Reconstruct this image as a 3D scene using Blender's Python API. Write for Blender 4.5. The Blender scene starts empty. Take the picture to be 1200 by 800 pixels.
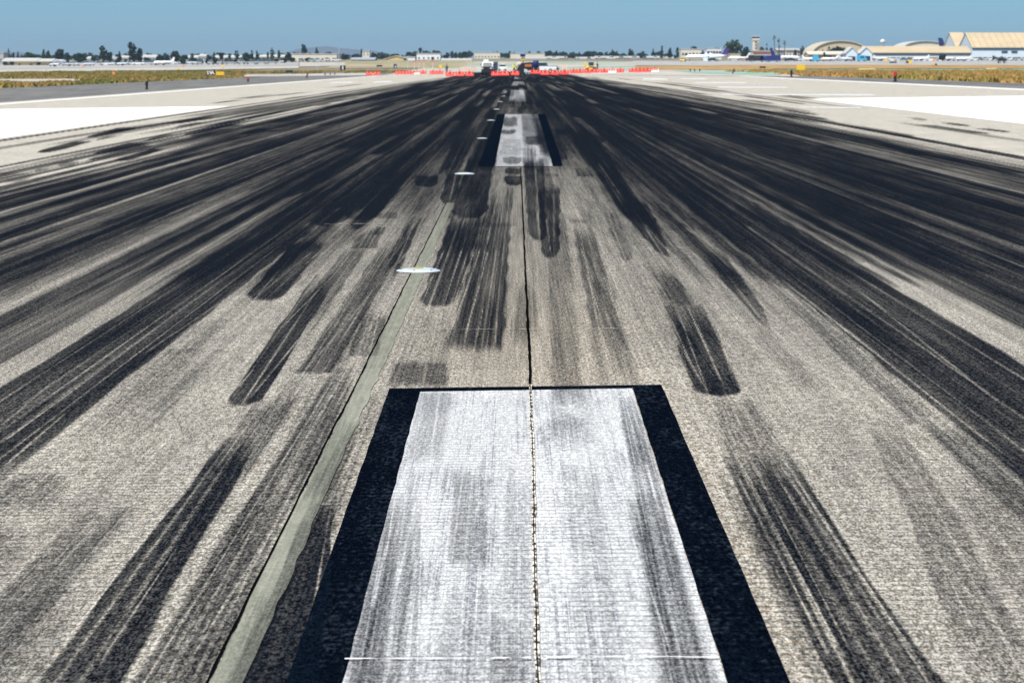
import bpy, bmesh, math, random
import numpy as np
from mathutils import Vector, Matrix
R = math.radians
SC = bpy.context.scene
COL = SC.collection
rng = np.random.default_rng(7)
random.seed(7)

# ------------------------------------------------------------------ camera numbers
F = 3051.0            # focal length in units of 1/1200 of the picture width
H = 1.37              # camera height above the centreline
VX, VY = 605.0, 77.0  # vanishing point of the runway
TH = math.atan((400 - VY) / F)
PSI = math.atan((VX - 600) * math.cos(TH) / F)
cr, sr, ct, st = math.cos(PSI), math.sin(PSI), math.cos(TH), math.sin(TH)
RIGHT = np.array([cr, sr, 0.0]); FWD = np.array([-sr * ct, cr * ct, -st]); UP = np.array([-sr * st, cr * st, ct])

RY = [-100, 480, 600, 700, 800, 1000, 1200, 1500, 2500, 6000, 14000]
RZ = [0, 0, .62, 1.15, 1.6, 2.6, 3.7, 5.2, 9, 20, 40]
LZ = [0, 0, .25, .50, .8, 1.4, 2.2, 3.6, 7.5, 18, 38]

def terrain(X, Y):
    """ground height: the runway falls 1.3 percent to the left, the land rises far away"""
    X = np.asarray(X, float); Y = np.asarray(Y, float)
    c = .013 * np.clip(X, -30, 30)
    left = np.clip((-X - 42) / 50, 0, 1)
    c = np.where(X < 0, c * (1 - left), c)
    c = c * (1 - np.clip((Y - 500) / 700, 0, 1))
    w = np.clip((-X - 60) / 100, 0, 1)
    return c + np.interp(Y, RY, RZ) * (1 - w) + np.interp(Y, RY, LZ) * w

def to_px(X, Y, Z):
    dx, dy, dz = X, Y, Z - H
    zc = dx * FWD[0] + dy * FWD[1] + dz * FWD[2]
    zc = np.maximum(zc, 1e-3)
    xc = (dx * RIGHT[0] + dy * RIGHT[1]) / zc; yc = (dx * UP[0] + dy * UP[1] + dz * UP[2]) / zc
    return 600 + F * xc, 400 - F * yc

YS = np.concatenate([np.geomspace(1.5, 12000, 700)])
def ground_at(px, py):
    """point of the terrain seen at a photograph position"""
    px = np.asarray(px, float); py = np.asarray(py, float)
    sh = px.shape; px = px.ravel(); py = py.ravel()
    d = FWD[None] + ((px - 600) / F)[:, None] * RIGHT[None] - ((py - 400) / F)[:, None] * UP[None]
    out = np.zeros((len(px), 3))
    for i in range(len(px)):
        t = YS / d[i, 1]
        g = H + t * d[i, 2] - terrain(t * d[i, 0], YS)
        k = np.argmax(g < 0)
        if g[k] >= 0: k = len(YS) - 1
        if k == 0: k = 1
        a = g[k - 1] / max(1e-9, g[k - 1] - g[k])
        a = min(max(a, 0), 1)
        Y = YS[k - 1] + a * (YS[k] - YS[k - 1])
        X = Y / d[i, 1] * d[i, 0]
        out[i] = (X, Y, terrain(X, Y))
    return out.reshape(sh + (3,))

def at(px, D):
    """ground point at distance D (metres down the runway axis) in the column px"""
    X = (px - VX) / F * D
    return Vector((X, D, float(terrain(X, D))))
def ztop(py, D): return H - (py - VY) * D / F

# ------------------------------------------------------------------ materials
def nt(m): return m.node_tree
class N:
    def __init__(s, mat): s.t = mat.node_tree
    def n(s, typ, **kw):
        o = s.t.nodes.new(typ)
        for k, v in kw.items():
            if k.startswith('i_'):
                o.inputs[int(k[2:]) if k[2:].isdigit() else k[2:].replace('_', ' ')].default_value = v
            else: setattr(o, k, v)
        return o
    def l(s, a, b): s.t.links.new(a, b)
    def math(s, op, a, b=None, c=None, clamp=False):
        o = s.t.nodes.new('ShaderNodeMath'); o.operation = op; o.use_clamp = clamp
        for i, v in enumerate((a, b, c)):
            if v is None: continue
            if isinstance(v, (int, float)): o.inputs[i].default_value = v
            else: s.l(v, o.inputs[i])
        return o.outputs[0]
    def mix(s, f, a, b, typ='MIX'):
        o = s.t.nodes.new('ShaderNodeMix'); o.data_type = 'RGBA'; o.blend_type = typ
        for i, v in ((0, f), (6, a), (7, b)):
            if isinstance(v, (int, float)): o.inputs[i].default_value = v
            elif isinstance(v, tuple): o.inputs[i].default_value = v if len(v) == 4 else v + (1,)
            else: s.l(v, o.inputs[i])
        return o.outputs[2]
    def noise(s, vec, scale=(1, 1, 1), det=2, rough=.5, base=1.0, off=0.0):
        mp = s.n('ShaderNodeMapping'); mp.inputs['Scale'].default_value = scale
        mp.inputs['Location'].default_value = (off, off * .7, 0)
        s.l(vec, mp.inputs['Vector'])
        o = s.n('ShaderNodeTexNoise'); o.inputs['Scale'].default_value = base
        o.inputs['Detail'].default_value = det; o.inputs['Roughness'].default_value = rough
        s.l(mp.outputs[0], o.inputs['Vector']); return o.outputs['Fac']
    def ss(s, v, a, b):
        o = s.n('ShaderNodeMapRange'); o.interpolation_type = 'SMOOTHSTEP'
        s.l(v, o.inputs[0]); o.inputs[1].default_value = a; o.inputs[2].default_value = b
        return o.outputs[0]
    def lin(s, v, a, b, c=0., d=1.):
        o = s.n('ShaderNodeMapRange'); s.l(v, o.inputs[0])
        for i, x in ((1, a), (2, b), (3, c), (4, d)): o.inputs[i].default_value = x
        return o.outputs[0]

MATS = {}
def newmat(name, rough=.8):
    m = bpy.data.materials.new(name); m.use_nodes = True
    b = m.node_tree.nodes['Principled BSDF']; b.inputs['Roughness'].default_value = rough
    return m, N(m), b
def plain(name, col, rough=.6, var=.15, scale=1.2, metal=0., spec=.5):
    """painted / plain material with a little uneven tone"""
    if name in MATS: return MATS[name]
    m, g, b = newmat(name, rough)
    tc = g.n('ShaderNodeTexCoord')
    f = g.noise(tc.outputs['Object'], (scale,) * 3, 4, .6)
    c = g.mix(f, tuple(x * (1 - var) for x in col), tuple(min(1, x * (1 + var)) for x in col))
    g.l(c, b.inputs['Base Color']); b.inputs['Metallic'].default_value = metal
    b.inputs['Specular IOR Level'].default_value = spec
    MATS[name] = m; return m
def foliage(name, c1, c2):
    if name in MATS: return MATS[name]
    m, g, b = newmat(name, .7)
    tc = g.n('ShaderNodeTexCoord')
    f = g.ss(g.noise(tc.outputs['Object'], (.5,) * 3, 3, .6), .3, .7)
    g.l(g.mix(f, c1, c2), b.inputs['Base Color']); b.inputs['Specular IOR Level'].default_value = .2
    MATS[name] = m; return m

RUB = (.0019, .0040, .0082)
def pavement(name, kind):
    """pavement with cross grooves, grain and tyre rubber; kind picks what lies under the rubber"""
    m, g, b = newmat(name, .8)
    pos = g.n('ShaderNodeNewGeometry').outputs['Position']
    sep = g.n('ShaderNodeSeparateXYZ'); g.l(pos, sep.inputs[0])
    X, Y = sep.outputs[0], sep.outputs[1]
    at_ = g.n('ShaderNodeAttribute'); at_.attribute_name = 'rubber'; rb = at_.outputs['Fac']
    # grain of the exposed aggregate
    g1 = g.noise(pos, (150, 52, 60), 3, .75)
    g2 = g.noise(pos, (62, 24, 30), 2, .6, off=3.3)
    g3 = g.noise(pos, (3.1, 1.1, 1), 4, .6, off=9)
    far = g.noise(pos, (7, .9, 1), 3, .6, off=31)
    grain = g.math('ADD', g.math('MULTIPLY', g1, .7), g.math('MULTIPLY', g2, .3))
    gr = g.ss(grain, .40, .61)
    # cross grooves
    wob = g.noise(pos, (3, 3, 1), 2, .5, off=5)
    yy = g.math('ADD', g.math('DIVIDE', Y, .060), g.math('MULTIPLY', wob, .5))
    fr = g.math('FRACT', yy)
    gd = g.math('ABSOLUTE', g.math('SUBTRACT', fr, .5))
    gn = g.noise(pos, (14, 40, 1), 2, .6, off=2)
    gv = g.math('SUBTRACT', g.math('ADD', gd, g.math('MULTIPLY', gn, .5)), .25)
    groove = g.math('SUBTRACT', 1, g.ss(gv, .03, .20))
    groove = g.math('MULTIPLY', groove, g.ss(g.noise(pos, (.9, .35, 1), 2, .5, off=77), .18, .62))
    # long fine streaks
    s1 = g.noise(pos, (95, .55, 1), 3, .6, off=1)
    s2 = g.noise(pos, (15, .12, 1), 3, .6, off=4)
    s3 = g.noise(pos, (2.6, .035, 1), 2, .55, off=8)
    if kind == 'concrete':
        tone = g.mix(g.ss(g3, .3, .7), (.51, .475, .395), (.68, .63, .52))
        at2 = g.n('ShaderNodeAttribute'); at2.attribute_name = 'warm'
        tone = g.mix(at2.outputs['Fac'], tone, (.62, .54, .41))
        dark = g.mix(1.0, tone, (.33, .33, .34), 'MULTIPLY')
        lite = g.mix(.38, tone, (.95, .92, .86))
        base = g.mix(gr, dark, lite)
        tan = g.noise(pos, (52, 34, 30), 1, .5, off=21)
        base = g.mix(g.math('MULTIPLY', g.ss(tan, .62, .70), g.math('ADD', g.math('MULTIPLY', at2.outputs['Fac'], .6), .25)), base, (.55, .38, .2))
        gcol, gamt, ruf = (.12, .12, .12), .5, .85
    elif kind == 'white':
        # worn white paint: thinned along streaks, shade and dirt painted into the grooves
        lo = g.mix(gr, (.18, .195, .215), (.48, .495, .515))
        hi = g.mix(gr, (.56, .575, .59), (.88, .89, .89))
        s0 = g.noise(pos, (210, .8, 1), 2, .6, off=91); w = g.math('ADD', g.math('ADD', g.math('MULTIPLY', s1, .4), g.math('MULTIPLY', s0, .25)), g.math('MULTIPLY', s2, .35))
        w2 = g.math('ADD', w, g.math('MULTIPLY', g.math('SUBTRACT', g.noise(pos, (5, 1.1, 1), 3, .6, off=44), .5), .35)); base = g.mix(g.ss(w2, .36, .54), lo, hi)
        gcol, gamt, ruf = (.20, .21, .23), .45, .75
    elif kind == 'fresh':
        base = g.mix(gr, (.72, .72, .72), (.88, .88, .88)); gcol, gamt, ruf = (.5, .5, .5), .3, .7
    elif kind == 'black':
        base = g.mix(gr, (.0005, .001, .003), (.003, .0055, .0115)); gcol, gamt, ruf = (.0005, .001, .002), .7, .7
        wv = g.math('ADD', g.math('MULTIPLY', g2, .5), g.math('MULTIPLY', g.noise(pos, (6, .8, 1), 4, .7, off=61), .5))
        base = g.mix(g.math('MULTIPLY', g.ss(wv, .50, .66), .75), base, (.03, .042, .06))
        pass
    elif kind == 'sealant':
        base = g.mix(g.ss(g.noise(pos, (30, 4, 1), 4, .6), .3, .7), (.28, .29, .235), (.36, .37, .305))
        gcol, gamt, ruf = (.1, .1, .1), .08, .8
    # rubber mask: streaky, grainy on the tops of the aggregate
    st_ = g.math('ADD', g.math('MULTIPLY', g.math('SUBTRACT', s1, .5), .95), g.math('MULTIPLY', g.math('SUBTRACT', s2, .5), .7))
    st_ = g.math('ADD', st_, g.math('MULTIPLY', g.math('SUBTRACT', s3, .5), .4))
    mid = g.math('MULTIPLY', g.math('MULTIPLY', rb, g.math('SUBTRACT', 1.03, rb)), 4)
    msk = g.math('ADD', rb, g.math('MULTIPLY', g.math('MULTIPLY', st_, mid), .85))
    gg = g.math('MULTIPLY', g.math('SUBTRACT', gr, .5), g.math('MULTIPLY', g.math('ADD', mid, .12), .22))
    msk = g.math('SUBTRACT', msk, gg)
    msk = g.math('MINIMUM', g.math('MAXIMUM', msk, 0.0), .99)
    has = g.ss(rb, 0.0, .06)
    msk = g.math('MULTIPLY', msk, has)
    base = g.mix(g.math('MULTIPLY', groove, gamt), base, gcol)  # groove shade and dirt mixed into the base colour
    rc = g.mix(gr, tuple(x * .55 for x in RUB), tuple(x * 2.3 for x in RUB))
    msk2 = g.math('MINIMUM', g.math('MULTIPLY', g.math('POWER', msk, .56), 1.01), .988)
    col = g.mix(msk2, base, rc)
    g.l(col, b.inputs['Base Color'])
    rr = g.math('SUBTRACT', ruf, g.math('MULTIPLY', msk, .12)); g.l(rr, b.inputs['Roughness'])
    b.inputs['Specular IOR Level'].default_value = .0
    hh = g.math('SUBTRACT', g.math('MULTIPLY', grain, .0022), g.math('MULTIPLY', groove, .004 if kind != 'sealant' else 0.0))
    bp = g.n('ShaderNodeBump'); bp.inputs['Strength'].default_value = .8; bp.inputs['Distance'].default_value = 1.0
    g.l(hh, bp.inputs['Height']); g.l(bp.outputs[0], b.inputs['Normal'])
    return m

# ------------------------------------------------------------------ tyre rubber
# each mark: (y near, x left, x right, y far, x left, x right, density, near fade, far fade, edge, tread lines, roundness), photograph units
MK = []
def mk(yn, xl, xr, yf, xl2, xr2, d, sn=6, sf=12, e=.12, n=0, rd=0, lw=.0045): MK.append((yn, xl, xr, yf, xl2, xr2, d, sn, sf, e, n, rd, lw))
def band(k1, k2, yn, yf, d, sn=60, sf=25, e=.15, n=0, lw=.0045):
    """a long band between two lines through the vanishing point"""
    mk(yn, VX + k1 * (yn - VY), VX + k2 * (yn - VY), yf, VX + k1 * (yf - VY), VX + k2 * (yf - VY), d, sn, sf, e, n, 0, lw)
rr0 = np.random.default_rng(77)
# --- right side
band(1.225, 1.70, 900, 120, .93, 60, 30, .03, 5)
band(1.30, 1.52, 520, 120, .55, 90, 30, .1, 2)
band(1.58, 1.70, 430, 150, .4)
band(1.68, 1.96, 300, 120, .62, 70, 20, .2)
band(-2.4, -1.6, 235, 120, .55, 50, 20, .2)
band(-1.3, -.62, 250, 110, .45, 50, 20, .2, 3)
band(.75, 1.3, 260, 110, .45, 70, 20, .2, 3)
band(-.5, -.3, 250, 110, .4, 40, 20, .2, 3)
band(.3, .8, 190, 100, .7, 30, 20, .2)
band(-1.0, -.4, 180, 100, .7, 30, 20, .2)
band(1.92, 2.64, 900, 110, .88, 60, 25, .06, 5)
band(2.05, 2.35, 480, 130, .6, 100, 30, .1)
band(2.62, 2.98, 330, 110, .52, 60, 25)
band(2.95, 3.95, 420, 105, .86, 60, 20, .05, 4)
band(3.05, 3.3, 300, 120, .6)
band(3.5, 3.72, 215, 120, .6, 20, 20)
mk(183, 1075, 1098, 166, 1015, 1033, .9, 3, 8, .2, 0, 3)
mk(160, 899, 910, 152, 878, 885, .95, 1, 2, .2, 0, 2)
band(4.55, 4.78, 205, 110, .97, 6, 12, .15)
band(4.78, 5.1, 170, 100, .55, 12, 12, .2)
band(5.38, 5.58, 198, 110, .97, 6, 12, .15)
band(4.0, 4.6, 230, 105, .42, 25, 20)
band(5.1, 5.4, 140, 100, .6, 15, 12)
band(5.6, 6.3, 128, 95, .6, 12, 6)
mk(155, 1174, 1188, 151, 1145, 1160, .9, 1, 2, .3, 0, 1)
mk(148, 1125, 1142, 144.5, 1105, 1118, .9, 1, 2, .3, 0, 1)
mk(141, 1075, 1090, 138.5, 1066, 1078, .5, 1, 2, .3, 0, 1)
band(4.85, 5.3, 240, 150, .22)
band(3.9, 4.3, 360, 180, .35, 60, 30)
# dark band foot marks (right)
mk(300, 770, 790, 236, 722, 757, .95, 8, 10, .08, 3, 26)
mk(262, 735, 768, 150, 664, 692, .93, 14, 20, .08, 4, 10)
mk(240, 716, 748, 150, 660, 690, .5, 14, 20, .1)
mk(306, 729, 746, 246, 706, 722, .55, 5, 22, .15, 4, 12)
mk(268, 688, 700, 246, 680, 692, .15, 5, 8)
mk(400, 694, 735, 262, 672, 694, .70, 60, 30, .08, 4)
mk(450, 700, 748, 380, 690, 732, .30, 40, 25, .2, 3)
mk(465, 648, 684, 262, 640, 664, .42, 40, 40, .2)
mk(358, 790, 812, 320, 765, 790, .55, 3, 18, .1, 3)
mk(463, 815, 873, 372, 784, 832, .93, 4, 60, .05, 4, 7)
mk(464, 826, 868, 440, 815, 858, .6, 2, 16, .1, 2, 4)
mk(400, 790, 845, 330, 768, 796, .30, 30, 20, .15, 3)
mk(384, 893, 911, 300, 822, 852, .62, 8, 20, .1, 2, 40)
mk(340, 855, 880, 290, 822, 842, .25, 8, 20, .2)
mk(1010, 1075, 1245, 545, 850, 932, .95, 50, 62, .05, 6, 0, .0062)
mk(700, 905, 1010, 470, 836, 886, .42, 90, 20, .15, 5)
mk(800, 950, 975, 560, 842, 858, .35, 50, 40, .3, 1)
mk(800, 1140, 1230, 500, 1020, 1060, .36, 120, 40, .15, 3)
mk(490, 1060, 1100, 340, 905, 940, .50, 30, 50, .15, 4)
mk(610, 1200, 1300, 500, 1080, 1150, .62, 60, 30, .12, 4)
mk(720, 1200, 1330, 560, 1110, 1180, .30, 90, 30, .2, 4)
mk(455, 935, 960, 420, 910, 940, .2, 20, 10, .3)
mk(580, 985, 1015, 500, 950, 990, .12, 30, 20, .3)
# faint pale scratch across
# --- centre
mk(256, 527, 571, 184, 549, 578, .93, 4, 12, .08, 0, 8)
mk(200, 548, 580, 140, 573, 588, .9, 14, 20, .1)
mk(359, 490, 533, 262, 527, 564, .90, 5, 30, .06, 3, 8)
mk(300, 513, 560, 252, 528, 570, .72, 30, 20, .1, 3)
mk(350, 521, 560, 255, 545, 575, .35, 30, 20, .1, 3)
mk(408, 523, 589, 232, 575, 601, .80, 14, 40, .06, 6)
mk(400, 522, 590, 330, 548, 597, .35, 30, 40, .1, 3)
mk(452, 453, 524, 424, 464, 524, .66, 10, 7, .08, 3)
mk(452, 455, 524, 370, 488, 530, .22, 14, 14, .08, 3)
mk(395, 601, 632, 330, 607, 626, .55, 25, 30, .3, 2)
mk(302, 635, 656, 222, 631, 657, .90, 4, 10, .06, 1, 9)
mk(281, 620, 641, 190, 613, 637, .92, 4, 10, .06, 2, 7)
mk(250, 640, 657, 190, 632, 642, .5, 14, 14, .1)
mk(340, 612, 700, 240, 608, 672, .12, 40, 40, .3)
mk(205, 591, 611, 197, 592, 611, .9, 2, 2, .12, 0, 3)
mk(217.5, 591, 612, 206, 591, 612, .93, 2, 2, .12, 0, 4)
mk(193.5, 588, 611, 185, 590, 611, .62, 2, 2, .12, 0, 4)
mk(171, 616, 638, 161, 616, 635, .78, 2, 2, .12, 0, 3)
mk(170, 613, 640, 135, 611, 632, .55, 8, 5, .1)
mk(158, 584, 605, 153, 586, 604, .75, 2, 2, .15, 0, 2)
mk(149, 588, 606, 138, 590, 606, .72, 3, 3, .15, 0, 2)
mk(182, 586, 611, 164, 590, 610, .22, 2, 2)
mk(198, 613, 629, 174, 613, 627, .75, 6, 10, .12, 4)
mk(182, 634, 645, 160, 628, 640, .6, 8, 8)
mk(187, 640, 668, 150, 628, 652, .70, 4, 16, .2, 0, 4)
mk(158, 652, 669, 152, 650, 666, .8, 2, 2, .2, 0, 3)
mk(168, 690, 712, 158, 686, 706, .85, 2, 3, .2, 0, 4)
mk(122, 588, 626, 117, 588, 624, .5, 2, 2)
mk(104, 592, 618, 100.5, 592, 618, .85, 1, 1)
mk(207, 675, 696, 197, 672, 688, .8, 1, 2, .1, 5)
mk(207, 634, 654, 204, 634, 654, .35, 1, 1)
mk(266, 556, 602, 261, 556, 602, .35, 2, 2, .2, 2)
mk(261, 668, 690, 257, 668, 690, .4, 1, 1)
# --- left of the sealant line
mk(239, 515, 533, 203, 524, 541, .96, 4, 8, .08, 1, 6)
mk(203, 513, 537, 164, 533, 556, .85, 6, 14, .15, 2)
mk(219, 484, 513, 206, 487, 514, .82, 2, 2, .12, 0, 5)
mk(250, 470, 500, 200, 492, 516, .35, 15, 10, .2, 3)
mk(256, 436, 466, 249, 441, 466, .5, 1, 3)
mk(275, 436, 450, 266, 441, 452, .7, 1, 2, .1, 2)
mk(291, 410, 441, 272, 424, 448, .62, 1, 8, .1, 3)
mk(320, 448, 468, 262, 476, 492, .80, 20, 26, .1, 3)
mk(437, 347, 389, 290, 446, 474, .72, 3, 30, .08, 5)
mk(420, 360, 398, 320, 430, 455, .28, 20, 30, .1, 3)
mk(417, 409, 444, 372, 424, 452, .58, 3, 14, .12, 3)
mk(475, 262, 303, 330, 364, 393, .95, 5, 40, .05, 2, 7)
mk(380, 335, 372, 292, 405, 430, .62, 40, 22, .08, 3)
mk(352, 284, 330, 284, 344, 384, .93, 5, 10, .05, 2, 7)
mk(300, 310, 372, 266, 352, 402, .62, 12, 12, .2, 3, 6)
mk(264, 352, 402, 247, 384, 416, .88, 3, 5, .08, 0, 7)
mk(258, 398, 440, 200, 462, 486, .95, 4, 14, .1, 2, 6)
mk(269, 405, 424, 238, 436, 456, .85, 4, 8, .1, 0, 8)
mk(245, 380, 442, 170, 470, 515, .78, 8, 30, .15, 3)
mk(250, 330, 400, 190, 420, 470, .5, 14, 30, .2, 4)
mk(232, 322, 346, 180, 410, 436, .88, 4, 12, .12, 1, 9)
mk(900, 85, 190, 440, 388, 418, .68, 50, 40, .12, 5)
mk(560, 345, 392, 470, 385, 410, .35, 40, 30, .1, 3)
mk(820, 25, 128, 520, 258, 300, .95, 60, 50, .08, 2, 0, .008)
mk(560, 233, 290, 470, 300, 345, .55, 30, 30, .15, 4)
mk(500, 300, 350, 440, 335, 378, .22, 30, 30, .2, 3)
mk(800, 190, 235, 600, 290, 320, .50, 60, 60, .2, 2)
band(-.97, -.86, 900, 600, .45, 60, 60, .25, 2)
mk(800, -40, 40, 690, 40, 90, .35, 40, 30, .3, 2)
band(-1.60, -1.245, 560, 215, .90, 60, 60, .04, 5)
band(-1.56, -1.45, 420, 250, .55, 40, 40, .1, 2)
band(-1.36, -1.26, 480, 330, .35, 60, 40, .15, 3)
band(-1.42, -1.32, 640, 470, .45, 50, 40, .25, 3)
mk(500, 102, 185, 415, 180, 252, .34, 40, 50, .35, 3)
mk(415, 175, 235, 380, 215, 262, .28, 8, 12, .2, 3)
mk(594, -60, 66, 558, -20, 76, .42, 22, 26, .4, 3)
mk(662, -60, 20, 618, -30, 30, .34, 26, 26, .4, 2)
band(-2.08, -1.72, 470, 170, .72, 60, 50, .1, 4)
band(-2.06, -1.95, 400, 250, .5, 50, 40)
band(-2.62, -2.34, 480, 150, .86, 50, 40, .1, 3)
band(-2.88, -2.62, 470, 150, .70, 50, 40, .1, 2)
band(-3.08, -2.92, 480, 150, .95, 50, 30, .1)
band(-3.42, -3.08, 470, 150, .68, 50, 30, .1, 2)
band(-3.9, -3.52, 450, 130, .88, 40, 20, .08)
mk(240, 30, 110, 205, 200, 232, .4, 10, 10)
mk(213, -10, 26, 203, 2, 40, .5, 4, 4, .3)
band(-4.6, -3.95, 172, 100, .75, 16, 16, .15)
for a in [(178.5, 37, 60, 166, 88, 107, .97), (161, 96, 110, 150, 140, 168, .97), (180, 104, 122, 168, 150, 174, .97),
          (187.5, 98, 112, 171, 165, 182, .9), (188.5, 128, 150, 175, 178, 193, .97), (194.5, 62, 85, 190, 75, 92, .55),
          (201, 36, 50, 198, 44, 58, .45), (164, 108, 118, 160, 126, 138, .6), (165, 166, 176, 158, 190, 202, .7),
          (158, 210, 225, 142, 268, 289, .93), (160, 216, 234, 147, 262, 285, .85), (168, 180, 190, 163, 205, 212, .4),
          (150, 240, 255, 141, 280, 296, .8), (145, 190, 205, 139, 235, 250, .7), (157, 275, 292, 151, 305, 320, .9)]:
    mk(a[0] + .5, a[1], a[2] + 1, a[3] - .5, a[4], a[5] + 1, min(.985, a[6] * 1.03), 1.4, 2.6, .3, 0, 3)
band(-6.93, -6.8, 172, 105, .9, 6, 10, .2)
band(-6.6, -6.1, 136, 96, .45, 8, 8, .3)
band(-6.0, -5.2, 132, 95, .7, 10, 8, .2)
# the paint of the first stripe is rubbed along its left and middle
mk(1000, 380, 460, 590, 455, 486, .50, 60, 60, .25, 4)
mk(660, 522, 568, 552, 538, 570, .34, 10, 30, .2, 4)
mk(900, 500, 590, 700, 520, 590, .16, 60, 60, .3, 3)
mk(1000, 470, 480, 600, 488, 496, .30, 60, 60, .3, 1)
mk(900, 590, 628, 560, 592, 622, .18, 80, 80, .3, 2)
mk(540, 480, 520, 462, 492, 530, .30, 20, 3, .4, 3)
mk(520, 640, 700, 450, 655, 690, .16, 30, 2, .3, 3)
mk(900, 800, 865, 480, 728, 748, .48, 80, 40, .3, 6)
mk(900, 690, 740, 560, 660, 700, .17, 80, 80, .3, 4)
mk(550, 742, 762, 500, 730, 750, .4, 20, 20, .3, 2)
# general faint film
band(-.9, 1.2, 420, 120, .16, 200, 30, .1)
band(-1.9, 2.2, 1100, 120, .07, 80, 80, .2)

mk(1050, 150, 345, 600, 360, 392, .975, 40, 90, .06, 1)
mk(700, 322, 362, 560, 375, 402, .50, 30, 40, .2, 3)
mk(640, 345, 380, 470, 432, 452, .34, 30, 30, .3, 3)
mk(580, 358, 386, 505, 402, 418, .62, 14, 30, .35, 1)
mk(900, 240, 262, 690, 326, 334, .6, 30, 16, .35)
mk(905, 215, 300, 700, 300, 330, .4, 30, 30, .3, 3)
for i in range(34):
    k = rr0.uniform(5.0, 9.0) * rr0.choice([-1, 1]); y = rr0.uniform(97, 150) if abs(k) < 7 else rr0.uniform(96, 118)
    L = rr0.uniform(2.5, 9) * (y - 77) / 50; w = rr0.uniform(.15, .30)
    if -9.3 < k < -6.6 and y > 118: continue
    mk(y + L, VX + k * (y + L - VY), VX + (k + w) * (y + L - VY), y, VX + k * (y - VY), VX + (k + w) * (y - VY), rr0.uniform(.5, .97), 1, 1.5, .25, 0, 1)

for i in range(260):
    k = rr0.uniform(.8, 5.2) * rr0.choice([-1, 1]); yf = rr0.uniform(110, 260); yn = min(yf * rr0.uniform(1.25, 2.2), 430 if abs(k) > 1.9 else 330)
    w = rr0.uniform(.012, .07) * (1 + abs(k) * .3); L = (yn - yf)
    mk(yn, VX + k * (yn - VY), VX + (k + w) * (yn - VY), yf, VX + k * (yf - VY), VX + (k + w) * (yf - VY), rr0.uniform(.25, .8), L * .3, L * .3, .3)
for i in range(70):
    k = rr0.uniform(3.6, 8.0) * rr0.choice([-1, 1]); yf = rr0.uniform(94, 150); yn = yf + rr0.uniform(8, 40)
    if -9.3 < k < -6.5 and yn > 122: continue
    if k > 7 and yn > 125: continue
    w = rr0.uniform(.13, .26); L = (yn - yf)
    mk(yn, VX + k * (yn - VY), VX + (k + w) * (yn - VY), yf, VX + k * (yf - VY), VX + (k + w) * (yf - VY), rr0.uniform(.3, .75), L * .35, L * .35, .3)

mk(1050, 352, 430, 640, 440, 470, .55, 40, 90, .3, 3)
mk(1050, 560, 640, 740, 575, 622, .25, 40, 90, .4, 3)
mk(1050, 820, 900, 600, 740, 775, .45, 40, 90, .3, 4)
H_ = H
def world_x(px, py):
    """pixel -> (X, Y) on the cross-sloped plane"""
    dx = FWD + (px - 600) / F * RIGHT - (py - 400) / F * UP
    t = -H / (dx[2] - .013 * dx[0])
    return dx[0] * t, dx[1] * t

WM = []
for (yn, xl, xr, yf, xl2, xr2, d, sn, sf, e, n, rd, lw) in MK:
    a = world_x(xl, yn); b_ = world_x(xr, yn); c = world_x(xl2, yf); e_ = world_x(xr2, yf)
    WM.append((a, b_, c, e_, yn, yf, d, sn, sf, e, n, rd, lw))
# scattered touchdown marks further out, in pairs of wheels
rr = np.random.default_rng(21)
RND = []
for i in range(420):
    side = rr.choice([-1, 1]); Xc = side * abs(rr.normal(3.2, 2.4)) if rr.random() < .8 else rr.uniform(-9.5, 9.5)
    Y0 = rr.uniform(32, 330); L = rr.uniform(5, 22) * (1 + Y0 / 120); w = rr.uniform(.16, .42)
    if abs(Xc) < 1.5 and Y0 < 60: continue
    if Y0 < 58 and abs(Xc) > 3: continue
    if abs(Xc) < .75 and (Y0 < 75 or rr.random() < .6): continue
    RND.append((Xc, Y0, L, w, rr.uniform(.35, .95)))
LIT = []
for i in range(90):
    Y0 = rr.uniform(45, 300); LIT.append((rr.uniform(-8.5, 8.5), Y0, rr.uniform(8, 40) * (1 + Y0 / 150), rr.uniform(.03, .12), rr.uniform(.1, .35)))

def sstep(x): x = np.clip(x, 0, 1); return x * x * (3 - 2 * x)
_P = rr.permutation(4096)
_V = rr.random(4096)
def vn(x, s=0):
    """smooth 1-D value noise"""
    i = np.floor(x).astype(int); f = x - i; f = f * f * (3 - 2 * f)
    return _V[_P[(i + s) % 4096]] * (1 - f) + _V[_P[(i + 1 + s) % 4096]] * f
def vn2(x, y, s=0):
    j = np.floor(y).astype(int); g = y - j; g = g * g * (3 - 2 * g)
    i = np.floor(x).astype(int); f = x - i; f = f * f * (3 - 2 * f)
    def h(a, b): return _V[(_P[(a + s) % 4096] + b * 131) % 4096]
    return (h(i, j) * (1 - f) + h(i + 1, j) * f) * (1 - g) + (h(i, j + 1) * (1 - f) + h(i + 1, j + 1) * f) * g

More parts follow.
